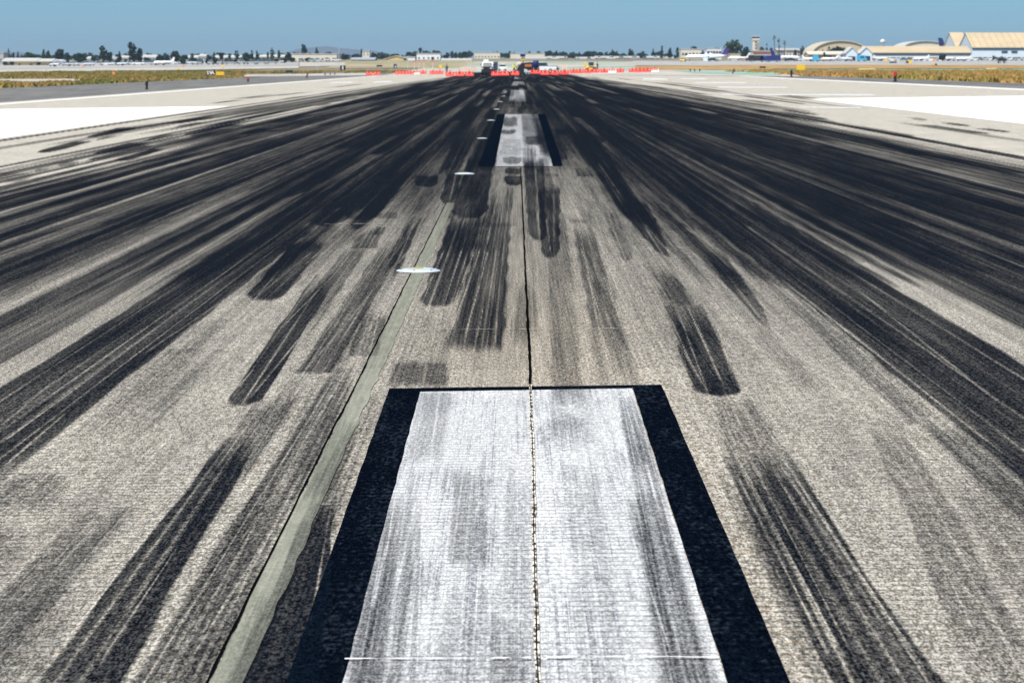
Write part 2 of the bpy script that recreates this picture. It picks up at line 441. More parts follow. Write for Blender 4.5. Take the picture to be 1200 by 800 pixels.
LL = []
for (xa, ya, xb, yb, w_, d_) in [(50,787,240,537,.009,.9),(110,787,215,630,.009,.85),(177,773,320,583,.006,.5),(240,743,347,577,.006,.5),(20,800,75,740,.012,.7),
  (262,470,300,430,.006,.9),(293,467,360,385,.007,.8),(327,387,395,318,.006,.6),(0,520,112,438,.012,.8),(0,550,85,477,.012,.7),(0,500,70,440,.012,.5),
  (860,550,987,797,.009,.97),(867,540,1003,797,.007,.95),(880,540,1015,797,.005,.75),(930,557,1094,800,.009,.95),(900,540,1040,775,.004,.55),(912,540,1060,770,.004,.5),
  (800,410,830,460,.006,.95),(803,353,852,461,.007,.9),(840,380,863,459,.005,.7),(823,463,877,560,.007,.75),(785,372,812,430,.006,.7),(845,463,905,560,.005,.5),
  (990,327,1197,493,.012,.6),(910,323,1200,550,.012,.75),(960,363,1190,585,.008,.5),(870,262,1010,360,.012,.45),(1033,540,1150,640,.007,.6),(1070,470,1200,590,.008,.6),
  (507,323,493,347,.005,.8),(553,320,525,397,.006,.85),(563,330,543,400,.006,.85),(567,357,558,400,.006,.7),(583,367,580,407,.006,.7),
  (542,290,520,357,.006,.9),(520,293,495,355,.006,.8),(557,293,518,388,.006,.8),(563,290,540,360,.007,.8),(572,293,562,333,.007,.8),
  (687,320,707,380,.007,.9),(707,320,733,393,.007,.8),(680,290,700,340,.007,.6),(755,262,786,298,.007,.7),(700,190,735,240,.01,.3),
  (487,590,463,700,.010,.95),(533,547,515,753,.009,.8),(562,550,557,773,.007,.9),(453,637,436,720,.008,.8),(730,633,753,707,.008,.7),(745,640,790,780,.006,.7),
  (300,348,372,290,.009,.55),(318,344,378,292,.007,.5),(360,432,395,390,.006,.6),(372,420,470,300,.006,.5),(410,410,455,355,.006,.5),(440,340,480,292,.007,.6),
  (120,470,230,380,.010,.4),(160,420,280,340,.010,.5),(55,480,190,380,.01,.4),(640,255,646,300,.006,.4),(628,240,632,280,.006,.4),(215,785,320,620,.006,.5)]:
    LL.append((world_x(xa, ya), world_x(xb, yb), w_, d_))
def rubber(X, Y, Z, film=1.0):
    """rubber film 0..1 at the points of a grid whose rows share (nearly) one Y"""
    px, py = to_px(X, Y, Z)
    T = np.ones_like(X)
    w1 = (vn2(X * 3, Y * .25) - .5)
    # broad film laid down by many landings, thickening with distance
    r = py
    eL = np.interp(r, [88, 100, 125, 150, 200, 260], [9.6, 8.8, 7.2, 5.9, 5.0, 4.6])
    eR = np.interp(r, [88, 100, 125, 150, 200, 260], [8.4, 7.6, 7.2, 6.3, 5.6, 5.2])
    lim = np.where(X < 0, eL, eR) + (vn2(X * 0 + 3, Y * .03, 5) - .5) * 1.0 + (vn2(X * 2, Y * .06, 9) - .5) * 1.2
    amt = np.interp(r, [86, 95, 115, 135, 160, 200, 260, 330], [.99, .97, .94, .86, .72, .56, .36, .12])
    prof = sstep((lim - np.abs(X)) / 1.6)
    st = .82 + .36 * vn2(X * 3.1, Y * .02 + 7, 3) * 1.0 + .35 * (vn2(X * 9, Y * .04, 13) - .5)
    fine = vn2(X * 13, Y * .035 + 3, 21) * .55 + vn2(X * 34, Y * .06, 23) * .45
    st2 = np.clip((fine - .33) * 2.4, 0, 1)
    T *= 1 - film * .42 * st2 * sstep((lim - np.abs(X)) / 1.2) * sstep((np.abs(X) - .55) / .7) * np.interp(r, [100, 150, 260, 360, 460], [.9, .9, .8, .35, 0])
    cen = 1 - .35 * np.exp(-(X / 1.1) ** 2) * np.interp(r, [95, 130, 200], [.2, .6, 1])
    T *= 1 - np.clip(amt * prof * st * cen, 0, .975) * film
    rows_py = py[:, py.shape[1] // 2]; rows_Y = Y[:, 0]
    for (a, b, c, e_, yn, yf, d, sn, sf, e, n, rd, lw) in WM:
        sel = np.where((rows_py < yn + 12) & (rows_py > yf - 12))[0]
        if not len(sel): continue
        s0, s1 = sel[0], sel[-1] + 1
        x = X[s0:s1]; y = Y[s0:s1]; p = py[s0:s1]
        t = (y - a[1]) / (c[1] - a[1])
        xl = a[0] + (c[0] - a[0]) * t; t2 = (y - b[1]) / (e_[1] - b[1]); xr = b[0] + (e_[0] - b[0]) * t2
        w = np.maximum(xr - xl, .02)
        xw = x + (vn(y * 1.3, 40 + n) - .5) * .02
        u = (xw - xl) / w
        m = np.abs(2 * u - 1)
        if not (m < 1.3).any(): continue
        wob = (vn(x * 40, 11) - .5)
        ye = yn - rd * np.clip(m, 0, 1) ** 3 + wob * (sn * .5)
        lat = sstep((1 - m) / (2 * e) + .5)
        lon = sstep((ye - p) / max(sn, .5) + .5) * sstep((p - (yf + (vn(x * 30, 17) - .5) * sf * .6)) / max(sf, .5) + .5)
        v = d * lat * lon * (.9 + .22 * (vn2(x * 6, y * .5, 31) - .5))
        if n:
            pxs = (y / F)  # metres per picture unit
            for k in range(n):
                uk = (k + .5 + .5 * math.sin(k * 7.3 + yn)) / n
                ww = np.maximum(lw * (.6 + 1.0 * ((k * 37 + int(yn)) % 5) / 5), pxs * .8)
                str_ = (.68 + .3 * math.sin(k * 3.1 + yn)) * np.clip(.45 + 1.1 * vn(y * .5 + k * 9, 55 + k), 0, 1)
                v = v * (1 - np.clip(str_, 0, .93) * np.exp(-((x - xl - uk * w) / ww) ** 2))
        T[s0:s1] *= 1 - np.clip(v, 0, .985)
    for (Xc, Y0, L, w, d) in RND:
        sel = np.where((rows_Y > Y0 - 1) & (rows_Y < Y0 + L + 1))[0]
        if not len(sel): continue
        s0, s1 = sel[0], sel[-1] + 1
        x = X[s0:s1]; y = Y[s0:s1]
        m = np.abs(x - Xc) / (w * .5)
        v = d * sstep(1.6 - m) * sstep((y - Y0 - .8 * m * m) / 1.2) * sstep((Y0 + L - y) / (L * .5))
        T[s0:s1] *= 1 - np.clip(v, 0, .97)
    Rb = 1 - T
    for (Xc, Y0, L, w, d) in LIT:
        sel = np.where((rows_Y > Y0 - 1) & (rows_Y < Y0 + L + 1))[0]
        if not len(sel): continue
        s0, s1 = sel[0], sel[-1] + 1
        x = X[s0:s1]; y = Y[s0:s1]
        v = d * sstep(1.6 - np.abs(x - Xc) / w) * sstep((y - Y0) / (L * .3)) * sstep((Y0 + L - y) / (L * .4))
        Rb[s0:s1] *= 1 - v
    for (a, b, w_, d) in LL:
        sel = np.where((rows_Y > a[1] - .05) & (rows_Y < b[1] + .05) if b[1] > a[1] else (rows_Y > b[1] - .05) & (rows_Y < a[1] + .05))[0]
        if not len(sel): continue
        s0, s1 = sel[0], sel[-1] + 1
        x = X[s0:s1]; y = Y[s0:s1]; t = (y - a[1]) / (b[1] - a[1]); xl = a[0] + (b[0] - a[0]) * t
        ww = np.maximum(w_ * .5, y / F * .6) * (.6 + .7 * vn(y * 2.2, int(a[0] * 999) % 900 + 50))
        Rb[s0:s1] *= 1 - d * np.exp(-((x - xl) / ww) ** 2) * sstep(t * 8) * sstep((1 - t) * 5) * np.clip(.55 + .8 * vn(y * 1.1, 300), 0, 1)
    return np.clip(Rb, 0, 1), px, py

def grid_mesh(name, X, Y, Z, mat, attrs=None):
    ny, nx = X.shape
    me = bpy.data.meshes.new(name)
    co = np.stack([X, Y, Z], -1).reshape(-1, 3).astype(np.float32)
    me.vertices.add(len(co)); me.vertices.foreach_set('co', co.ravel())
    i = np.arange(ny * nx).reshape(ny, nx)
    q = np.stack([i[:-1, :-1], i[:-1, 1:], i[1:, 1:], i[1:, :-1]], -1).reshape(-1, 4)
    # drop collapsed faces
    w = np.abs(co[q[:, 1], 0] - co[q[:, 0], 0]) + np.abs(co[q[:, 2], 0] - co[q[:, 3], 0])
    q = q[w > 1e-5]
    a, b, c = co[q[0, 0]], co[q[0, 1]], co[q[0, 2]]
    if np.cross(b - a, c - b)[2] < 0: q = q[:, ::-1]
    me.loops.add(q.size); me.loops.foreach_set('vertex_index', q.ravel().astype(np.int32))
    me.polygons.add(len(q)); me.polygons.foreach_set('loop_start', np.arange(0, q.size, 4, dtype=np.int32))
    me.update(calc_edges=True)
    for k, v in (attrs or {}).items():
        at_ = me.attributes.new(k, 'FLOAT', 'POINT'); at_.data.foreach_set('value', v.ravel().astype(np.float32))
    me.materials.append(mat)
    me.polygons.foreach_set('use_smooth', np.ones(len(q), bool))
    o = bpy.data.objects.new(name, me); COL.objects.link(o)
    return o
def structure(o, kind='structure'): o['kind'] = kind; return o

def yrow(py):
    phi = TH + math.atan((py - 400) / F); return H / math.tan(phi)
QUICK = globals().get('QUICK', 1.0)
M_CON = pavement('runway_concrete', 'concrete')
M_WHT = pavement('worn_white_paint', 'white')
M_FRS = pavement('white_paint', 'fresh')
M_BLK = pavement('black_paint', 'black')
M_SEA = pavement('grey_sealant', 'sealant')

# runway slab: rows thin out with distance so that the marks stay sharp underfoot
W = 23.6
rows = [-60, -30, -10, 0, 1.5, 2.5, 3.5, 4.2, 4.7, 5.1] + [yrow(p) for p in np.arange(835, 84.9, -1.0 * QUICK)] + [620, 700, 800, 1000]
rows = np.array(rows)
nd = int(1400 / QUICK)
dense = np.linspace(-1, 1, nd); NO = 60; outer = np.linspace(0, 1, NO + 1)[1:] ** 1.6
X = np.zeros((len(rows), nd + 2 * NO)); Y = np.repeat(rows[:, None], nd + 2 * NO, 1)
for i, y in enumerate(rows):
    Ed = min(max(.32 * y, 2.2), W * .98)
    X[i, NO:NO + nd] = dense * Ed
    X[i, NO + nd:] = Ed + (W - Ed) * outer
    X[i, :NO] = -(Ed + (W - Ed) * outer[::-1])
Z = terrain(X, Y)
Rb, PX, PY = rubber(X, Y, Z)
Rb[:9] = 0
warm = np.exp(-((X - .1) / .55) ** 2) * np.interp(PY, [240, 330, 380, 470, 600, 800], [0, .5, 1, 1, .5, .3])
warm = np.maximum(warm, .55 * np.exp(-((X - .62) / .1) ** 2) * np.interp(PY, [440, 520], [0, 1]))
structure(grid_mesh('runway', X, Y, Z, M_CON, {'rubber': Rb, 'warm': warm}))

def sheet(name, c, mat, off, res=1.15, jag=0.0):
    """thin sheet on the runway between four photograph positions: near-left, near-right, far-right, far-left"""
    (x0, y0), (x1, y1), (x2, y2), (x3, y3) = c
    ny = max(2, int(abs(y0 - y3) / res / QUICK)); nx = max(2, int(max(abs(x1 - x0), abs(x2 - x3)) / res / QUICK))
    ny = min(ny, 520); nx = min(nx, 520)
    t = np.linspace(0, 1, ny + 1); s = np.linspace(0, 1, nx + 1)
    # corners to the ground, then straight lines between (spacing follows the picture rows)
    A = [world_x(*p) for p in c]
    q = 1.0 / (1.0 / A[0][1] + (1.0 / A[3][1] - 1.0 / A[0][1]) * t)
    q2 = 1.0 / (1.0 / A[1][1] + (1.0 / A[2][1] - 1.0 / A[1][1]) * t)
    tl = (q - A[0][1]) / (A[3][1] - A[0][1]); tr = (q2 - A[1][1]) / (A[2][1] - A[1][1])
    XL = A[0][0] + (A[3][0] - A[0][0]) * tl; XR = A[1][0] + (A[2][0] - A[1][0]) * tr
    if jag:
        XL = XL + (vn(q * 6, 71) - .5) * jag; XR = XR + (vn(q * 5, 72) - .5) * jag
    XL = XL.copy(); X = XL[:, None] * (1 - s) + XR[:, None] * s
    Y = q[:, None] * (1 - s) + q2[:, None] * s
    if jag: Y = Y + (vn(X * 9, 73) - .5) * jag
    Z = terrain(X, Y) + off
    rb, px, py = rubber(X, Y, Z - off, (.22 if y0 > 130 else .6) if 'centreline' in name else 1.0)
    if 'sealant' in name: rb = rb * (.6 if y0 > 500 else 1.0)
    return structure(grid_mesh(name, X, Y, Z, mat, {'rubber': rb, 'warm': rb * 0}))

# --- first centreline stripe: black surround, white field
sheet('stripe_black_border', [(247, 1050), (402, 1050), (494, 455.5), (456, 456)], M_BLK, .004, jag=.003)
sheet('stripe_black_border', [(933, 1050), (1034, 1050), (775, 451.5), (740, 452)], M_BLK, .004, jag=.003)
sheet('stripe_black_border', [(493, 459.5), (741, 455.5), (741, 452), (493, 455.5)], M_BLK, .004, jag=.003)
sheet('centreline_stripe', [(336, 1050), (932, 1050), (740.5, 456.5), (492, 460.5)], M_WHT, .006, jag=.004)
# --- second, third, fourth
sheet('stripe_black_border', [(560, 195.5), (579.5, 195.5), (592, 134), (583, 134)], M_BLK, .006, jag=.01)
sheet('stripe_black_border', [(648, 195), (660, 195), (639, 134), (630, 134)], M_BLK, .006, jag=.01)
sheet('centreline_stripe', [(579.5, 195.8), (648, 195.8), (630, 134.5), (592, 134.5)], M_WHT, .01, jag=.01)
sheet('centreline_stripe', [(596, 119.5), (622, 119.5), (617.5, 106), (599, 106)], M_WHT, .012)
sheet('centreline_stripe', [(600, 101), (616, 101), (613, 96), (602, 96)], M_WHT, .014)
sheet('centreline_stripe', [(602.5, 93), (611, 93), (609.5, 90.5), (603.5, 90.5)], M_WHT, .016)
# --- aiming point blocks and edge lines
def block(name, X0, X1, Y0, Y1, mat=None, off=.006, n=40):
    ys = np.linspace(Y0, Y1, n); xs = np.linspace(X0, X1, 12)
    X, Y = np.meshgrid(xs, ys); Z = terrain(X, Y) + off
    rb, px, py = rubber(X, Y, Z)
    return structure(grid_mesh(name, X, Y, Z, mat or M_FRS, {'rubber': rb * .35, 'warm': rb * 0}))
block('aiming_point_block', -20.1, -10.7, 52, 97.5)
block('aiming_point_block', 10.7, 20.1, 52, 97.5)
block('runway_edge_line', -22.6, -21.9, -40, 420, n=60)
block('runway_edge_line', 22.3, 23.0, -40, 420, n=60)
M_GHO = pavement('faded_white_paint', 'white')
for c in ([(850, 111.6), (1030, 112.4), (1020, 110.8), (846, 110.6)], [(816, 97.6), (874, 97.6), (872, 96.6), (815, 96.6)],
          [(842, 103.0), (926, 103.2), (922, 102.2), (840, 102.0)], [(800, 93.0), (830, 93.0), (828, 92.1), (799, 92.1)],
          [(754, 93.6), (784, 93.6), (781, 92.3), (752, 92.3)], [(940, 126.6), (1012, 127.6), (1008, 126.2), (936, 125.4)],
          [(388, 97.8), (412, 97.2), (413, 96.2), (390, 96.6)], [(438, 97.0), (460, 96.4), (460, 95.4), (439, 95.8)]):
    sheet('touchdown_bar', c, M_GHO, .008, jag=.35)
for c in ([(940, 116.5), (1010, 127), (1030, 124), (950, 114.5)],):
    pass
# --- sealant over the light cable, joints
sheet('cable_trench_sealant', [(120, 1050), (175, 1050), (533, 238), (523.5, 238)], M_SEA, .003, jag=.014)
sheet('cable_trench_sealant', [(523.5, 238), (533, 238), (572, 150), (568.5, 150)], M_SEA, .003, jag=.014)
M_JNT = plain('joint_filler', (.003, .003, .003), .9, spec=0.0)
def joint(name, pts, w, mat, off=.0075, seed=0, n=240):
    a = world_x(*pts[0]); b = world_x(*pts[1])
    t = np.linspace(0, 1, n) ** 2.2
    y = a[1] + (b[1] - a[1]) * t; x = a[0] + (b[0] - a[0]) * t
    x = x + (vn(y * 2.5, seed) - .5) * .006
    ww = w * (.75 + .5 * vn(y * 9, seed + 9)) / 2
    X = np.stack([x - ww, x + ww], 1); Y = np.stack([y, y], 1); Z = terrain(X, Y) + off
    return structure(grid_mesh(name, X, Y, Z, mat))
joint('centre_joint', [(621.5, 452), (606.4, 112)], .012, M_JNT, seed=3)
joint('trench_edge_joint', [(118, 1050), (522.8, 238)], .007, M_JNT, off=.0045, seed=6)
# the joint under the paint: pale crust with dark gaps and brown grit
m, g, b = newmat('crusted_joint', .9)
pos = g.n('ShaderNodeNewGeometry').outputs['Position']
c1 = g.mix(g.ss(g.noise(pos, (60, 22, 1), 3, .6), .44, .56), (.05, .04, .03), (.80, .76, .68))
c2 = g.mix(g.ss(g.noise(pos, (5, 6, 1), 2, .6, off=4), .60, .66), c1, (.09, .065, .03))
g.l(c2, b.inputs['Base Color'])
joint('centre_joint_crust', [(636.5, 1000), (621.5, 452)], .012, m, off=.010, seed=12, n=500)
joint('centre_joint', [(636.3, 1000), (621.2, 452)], .0028, M_JNT, off=.0115, seed=12, n=500)
# paint ridges across the stripe
def ridge(pts, w, mat, off):
    a = world_x(*pts[0]); b = world_x(*pts[1]); t = np.linspace(0, 1, 160)
    x = a[0] + (b[0] - a[0]) * t; y = a[1] + (b[1] - a[1]) * t + (vn(x * 12, 90) - .5) * .008
    ww = w * np.clip(-.15 + 1.3 * vn(x * 26, 91), .02, 1) / 2
    X = np.stack([x, x]); Y = np.stack([y - ww, y + ww]); Z = terrain(X, Y) + off
    return structure(grid_mesh('cross_joint_line', X, Y, Z, mat))
M_RDG = plain('thick_white_paint', (.86, .86, .86), .7)
ridge([(404, 777), (622, 776)], .016, M_RDG, .0125); ridge([(640, 775), (843, 775)], .014, M_RDG, .0125)
M_PJ = plain('pale_joint', (.42, .39, .34), .9)
ridge([(462, 387), (740, 385)], .02, M_PJ, .0035)
ridge([(380, 263), (470, 262)], .03, M_PJ, .0035)
# ------------------------------------------------------------------ land
def pos_mat(name, ca, cb, sc=(.05, .05, 1), cc=None, sc2=(.6, .6, 1), rough=.95):
    m, g, b = newmat(name, rough)
    pos = g.n('ShaderNodeNewGeometry').outputs['Position']
    f = g.ss(g.noise(pos, sc, 4, .6), .3, .7); c = g.mix(f, ca, cb)
    if cc: c = g.mix(g.ss(g.noise(pos, sc2, 4, .65, off=4), .45, .62), c, cc)
    g.l(c, b.inputs['Base Color']); b.inputs['Specular IOR Level'].default_value = .2; return m
M_DIRT = pos_mat('bare_ground', (.20, .17, .12), (.30, .26, .18), (.02, .05, 1), (.16, .15, .09))
xs = np.concatenate([-np.geomspace(12000, 100, 26), np.linspace(-92, 92, 47), np.geomspace(100, 12000, 26)])
ys = np.concatenate([np.linspace(-300, 0, 5), np.linspace(20, 1300, 65), np.geomspace(1350, 13500, 30)])
X, Y = np.meshgrid(xs, ys)
structure(grid_mesh('ground', X, Y, terrain(X, Y) - .12, M_DIRT))
# ------------------------------------------------------------------ builders
class MB:
    def __init__(s): s.v = []; s.f = []
    def add(s, vs, fs):
        k = len(s.v); s.v += [tuple(map(float, v)) for v in vs]; s.f += [tuple(i + k for i in f) for f in fs]; return s
    def box(s, c, d, rz=0, taper=1.0):
        x, y, z = (q / 2 for q in d); cs, sn = math.cos(rz), math.sin(rz); vs = []
        for dz in (-z, z):
            t = taper if dz > 0 else 1
            for dx, dy in ((-x, -y), (x, -y), (x, y), (-x, y)):
                dx *= t; dy *= t
                vs.append((c[0] + dx * cs - dy * sn, c[1] + dx * sn + dy * cs, c[2] + dz))
        return s.add(vs, [(3, 2, 1, 0), (4, 5, 6, 7), (0, 1, 5, 4), (1, 2, 6, 5), (2, 3, 7, 6), (3, 0, 4, 7)])
    def tube(s, pts, rad, n=8, cap=True):
        """rings of the given radii round the points of a path"""
        pts = [Vector(p) for p in pts]; rings = []
        if isinstance(rad, (int, float)): rad = [rad] * len(pts)
        k = len(s.v)
        for i, p in enumerate(pts):
            t = (pts[min(i + 1, len(pts) - 1)] - pts[max(i - 1, 0)]).normalized()
            u = t.cross(Vector((0, 0, 1)));
            if u.length < .05: u = t.cross(Vector((1, 0, 0)))
            u.normalize(); w_ = t.cross(u)
            for j in range(n):
                a = 2 * math.pi * j / n
                q = p + (u * math.cos(a) + w_ * math.sin(a)) * rad[i]; s.v.append(tuple(q))
        for i in range(len(pts) - 1):
            for j in range(n):
                a = k + i * n + j; b = k + i * n + (j + 1) % n; s.f.append((a, b, b + n, a + n))
        if cap:
            s.f.append(tuple(k + j for j in reversed(range(n)))); e = k + (len(pts) - 1) * n; s.f.append(tuple(e + j for j in range(n)))
        return s
    def prism(s, prof, y0, y1, axis='y'):
        """closed outline (x,z) pulled along y, or (y,z) along x"""
        n = len(prof); vs = []
        for yy in (y0, y1):
            for a, b in prof: vs.append((a, yy, b) if axis == 'y' else (yy, a, b))
        fs = [tuple(range(n)), tuple(range(2 * n - 1, n - 1, -1))] + [(i, (i + 1) % n, n + (i + 1) % n, n + i) for i in range(n)]
        return s.add(vs, fs)
    def disc(s, c, r, w, axis='y', n=16):
        p = []
        d = Vector((0, 1, 0)) if axis == 'y' else (Vector((1, 0, 0)) if axis == 'x' else Vector((0, 0, 1)))
        c = Vector(c); return s.tube([c - d * w / 2, c - d * w * .35, c + d * w * .35, c + d * w / 2], [r * .9, r, r, r * .9], n)
    def build(s, name, mat, parent=None, smooth=False, bevel=0):
        me = bpy.data.meshes.new(name); me.from_pydata(s.v, [], s.f)
        bm = bmesh.new(); bm.from_mesh(me); bmesh.ops.recalc_face_normals(bm, faces=bm.faces)
        if bevel: bmesh.ops.bevel(bm, geom=bm.edges[:], offset=bevel, segments=2, affect='EDGES', profile=.6)
        bm.to_mesh(me); bm.free()
        me.materials.append(mat)
        if smooth: me.polygons.foreach_set('use_smooth', [True] * len(me.polygons))
        o = bpy.data.objects.new(name, me); COL.objects.link(o)
        if parent: o.parent = parent
        return o
def thing(name, label, cat, loc, rz=0, group=None, sc=1.0):
    o = bpy.data.objects.new(name, None); COL.objects.link(o); o.location = loc; o.rotation_euler = (0, 0, rz); o.scale = (sc,) * 3
    o.empty_display_size = .3
    return tag(o, label, cat, group)
def tag(o, label, cat, group=None, kind=None):
    if label: o['label'] = label
    if cat: o['category'] = cat
    if group: o['group'] = group
    if kind: o['kind'] = kind
    return o
def dup(root, loc, rz=None, label=None, group=None, sc=None, swap=None):
    r = root.copy(); COL.objects.link(r); r.location = loc
    if rz is not None: r.rotation_euler = (0, 0, rz)
    if sc: r.scale = (sc,) * 3
    if label: r['label'] = label
    if group: r['group'] = group
    def kids(o, c):
        for ch in list(o.children):
            d = ch.copy(); COL.objects.link(d); d.parent = c
            if swap and d.data and d.data.materials and d.data.materials[0].name in swap:
                d.data = d.data.copy(); d.data.materials[0] = swap[ch.data.materials[0].name]
            kids(ch, d)
    kids(root, r)
    return r

P = plain
M_ORG = P('orange_red_plastic', (.74, .022, .005), .45, .1)
M_WPL = P('white_plastic', (.80, .76, .72), .45, .1)
M_WHI = P('white_vehicle_paint', (.78, .79, .80), .3, .05)
M_DRK = P('dark_rubber', (.012, .012, .014), .8)
M_BLM = P('black_metal', (.012, .012, .014), .5)
M_GLS = P('tinted_glass', (.02, .04, .06), .1)
M_YEL = P('yellow_paint', (.80, .50, .02), .4, .1)
M_VEST = P('lime_yellow_cloth', (.75, .78, .05), .8, .1)
M_ORP = P('orange_paint', (.80, .28, .05), .5, .1)
M_NAVY = P('navy_paint', (.012, .02, .13), .4)
M_BLUE = P('blue_paint', (.02, .16, .5), .4)
M_RED = P('maroon_paint', (.18, .02, .025), .5)
M_REDL = P('red_lens', (.5, .02, .02), .3)
M_GRY = P('grey_metal', (.30, .31, .32), .5, .15)
M_PUR = P('purple_paint', (.06, .02, .17), .4)
M_STEEL = P('galvanised_steel', (.5, .52, .53), .4)
M_SKIN = P('skin', (.45, .28, .2), .6)
M_JEAN = P('dark_trousers', (.02, .03, .05), .8)
M_CREAM = P('cream_stucco', (.62, .58, .50), .9, .1, .3)
M_BWHT = P('white_wall_panels', (.72, .74, .76), .8, .08, .3)
M_BLWL = P('pale_blue_wall', (.60, .70, .80), .7, .08, .3)
M_TANR = P('tan_roofing', (.52, .42, .27), .8, .2, .12)
M_GREYW = P('grey_wall', (.36, .36, .35), .85, .15, .3)
M_YWAL = P('yellow_stucco', (.62, .48, .24), .9, .1, .3)
M_ROOFW = P('pale_roof', (.50, .50, .48), .8, .12, .3)
M_BLTR = P('blue_trim', (.07, .22, .42), .6)
M_OPEN = P('dark_opening', (.012, .018, .03), .7)
M_WIN = P('window_glass', (.03, .06, .10), .15)
M_REDR = P('red_brown_roof', (.26, .05, .04), .8)
M_TRNK = P('bark', (.10, .075, .05), .95, .3, 3)

# ------------------------------------------------------------------ ground sheets
def gsheet(name, c, mat, off, nx=40, ny=6):
    s, t = np.meshgrid(np.linspace(0, 1, nx), np.linspace(0, 1, ny))
    c = np.array(c, float)
    p = (c[0] * (1 - s)[..., None] + c[1] * s[..., None]) * (1 - t)[..., None] + (c[3] * (1 - s)[..., None] + c[2] * s[..., None]) * t[..., None]
    g = ground_at(p[..., 0], p[..., 1])
    o = structure(grid_mesh(name, g[..., 0], g[..., 1], g[..., 2] + off, mat)); return o
M_ASP = pos_mat('old_asphalt', (.105, .108, .11), (.16, .16, .155), (.4, .05, 1), (.20, .19, .17), (1.5, .15, 1))
M_PCC = pos_mat('pale_concrete', (.42, .40, .36), (.52, .50, .45), (.03, .06, 1), (.36, .34, .31), (.3, .1, 1))
M_APR = pos_mat('apron_concrete', (.34, .34, .33), (.50, .48, .45), (.02, .05, 1), (.26, .26, .26), (.1, .1, 1))
M_GRN = pos_mat('green_painted_pavement', (.13, .34, .26), (.22, .44, .35), (.04, .06, 1), (.45, .48, .4), (.1, .05, 1))
M_DRY = pos_mat('dry_brown_verge', (.36, .22, .08), (.46, .32, .14), (.02, .04, 1), (.24, .14, .05), (.12, .1, 1))
M_TAN = pos_mat('pale_dry_land', (.33, .27, .17), (.42, .36, .25), (.02, .02, 1), (.20, .20, .09), (.08, .05, 1))
M_MIX = pos_mat('patched_pavement', (.33, .31, .24), (.50, .49, .45), (.05, .018, 1), (.24, .34, .27), (.06, .02, 1))
M_YMK = plain('yellow_marking', (.72, .58, .16), .8)
M_WMK = plain('white_marking', (.85, .85, .85), .8)
def strip(name, X0, X1, Y0, Y1, mat, off, n=50, nx=8):
    ys = np.concatenate([np.linspace(Y0, 300, n // 2), np.linspace(310, Y1, n // 2)]); xs = np.linspace(X0, X1, nx)
    X, Y = np.meshgrid(xs, ys); return structure(grid_mesh(name, X, Y, terrain(X, Y) + off, mat))
strip('left_shoulder', -40.2, -23.6, -60, 560, M_ASP, 0.0)
strip('right_shoulder', 23.6, 28.6, -60, 560, M_ASP, 0.0, nx=4)
gsheet('taxiway', [(-280, 89.5), (350, 80.2), (350, 77.2), (-280, 84.6)], M_PCC, .02)
gsheet('taxiway', [(-280, 97.5), (95, 95.6), (95, 92.8), (-280, 93.2)], M_PCC, .02, 20)
gsheet('taxiway', [(282, 90.2), (445, 88.2), (445, 85.6), (290, 87.6)], M_PCC, .02, 20)
gsheet('apron', [(-280, 84.4), (350, 77.0), (350, 73.2), (-280, 73.4)], M_APR, .02)
gsheet('apron', [(351, 78.4), (404, 77.2), (404, 73.4), (351, 73.2)], M_PCC, .03, 20)
gsheet('dry_land', [(380, 80), (560, 80), (560, 71.4), (405, 71.6)], M_TAN, .015, 20)
gsheet('works_pavement', [(520, 86), (745, 84.5), (745, 72.4), (560, 72)], M_MIX, .02, 30, 12)
gsheet('exit_taxiway', [(690, 88), (940, 90.2), (905, 82.6), (700, 82.4)], M_PCC, .03, 30)
gsheet('green_painted_island', [(812, 85.9), (915, 89.0), (905, 84.9), (790, 83.6)], M_GRN, .06, 24)
gsheet('green_painted_island', [(905, 84.2), (1500, 82.2), (1500, 80.4), (905, 82.0)], M_GRN, .06)
gsheet('dry_verge', [(742, 82.4), (905, 81.9), (905, 76.2), (745, 77.6)], M_DRY, .03, 24)
gsheet('dry_verge', [(905, 81.0), (1500, 80.0), (1500, 76.9), (905, 76.2)], M_DRY, .03)
gsheet('apron', [(742, 77), (1600, 76.8), (1600, 71.2), (742, 71.6)], M_APR, .02)
gsheet('yellow_marking', [(1006, 82.0), (1026, 82.0), (1025, 81.2), (1006, 81.2)], M_YMK, .09, 6, 3)
gsheet('yellow_marking', [(1156, 81.6), (1168, 81.6), (1168, 80.8), (1156, 80.8)], M_YMK, .09, 6, 3)

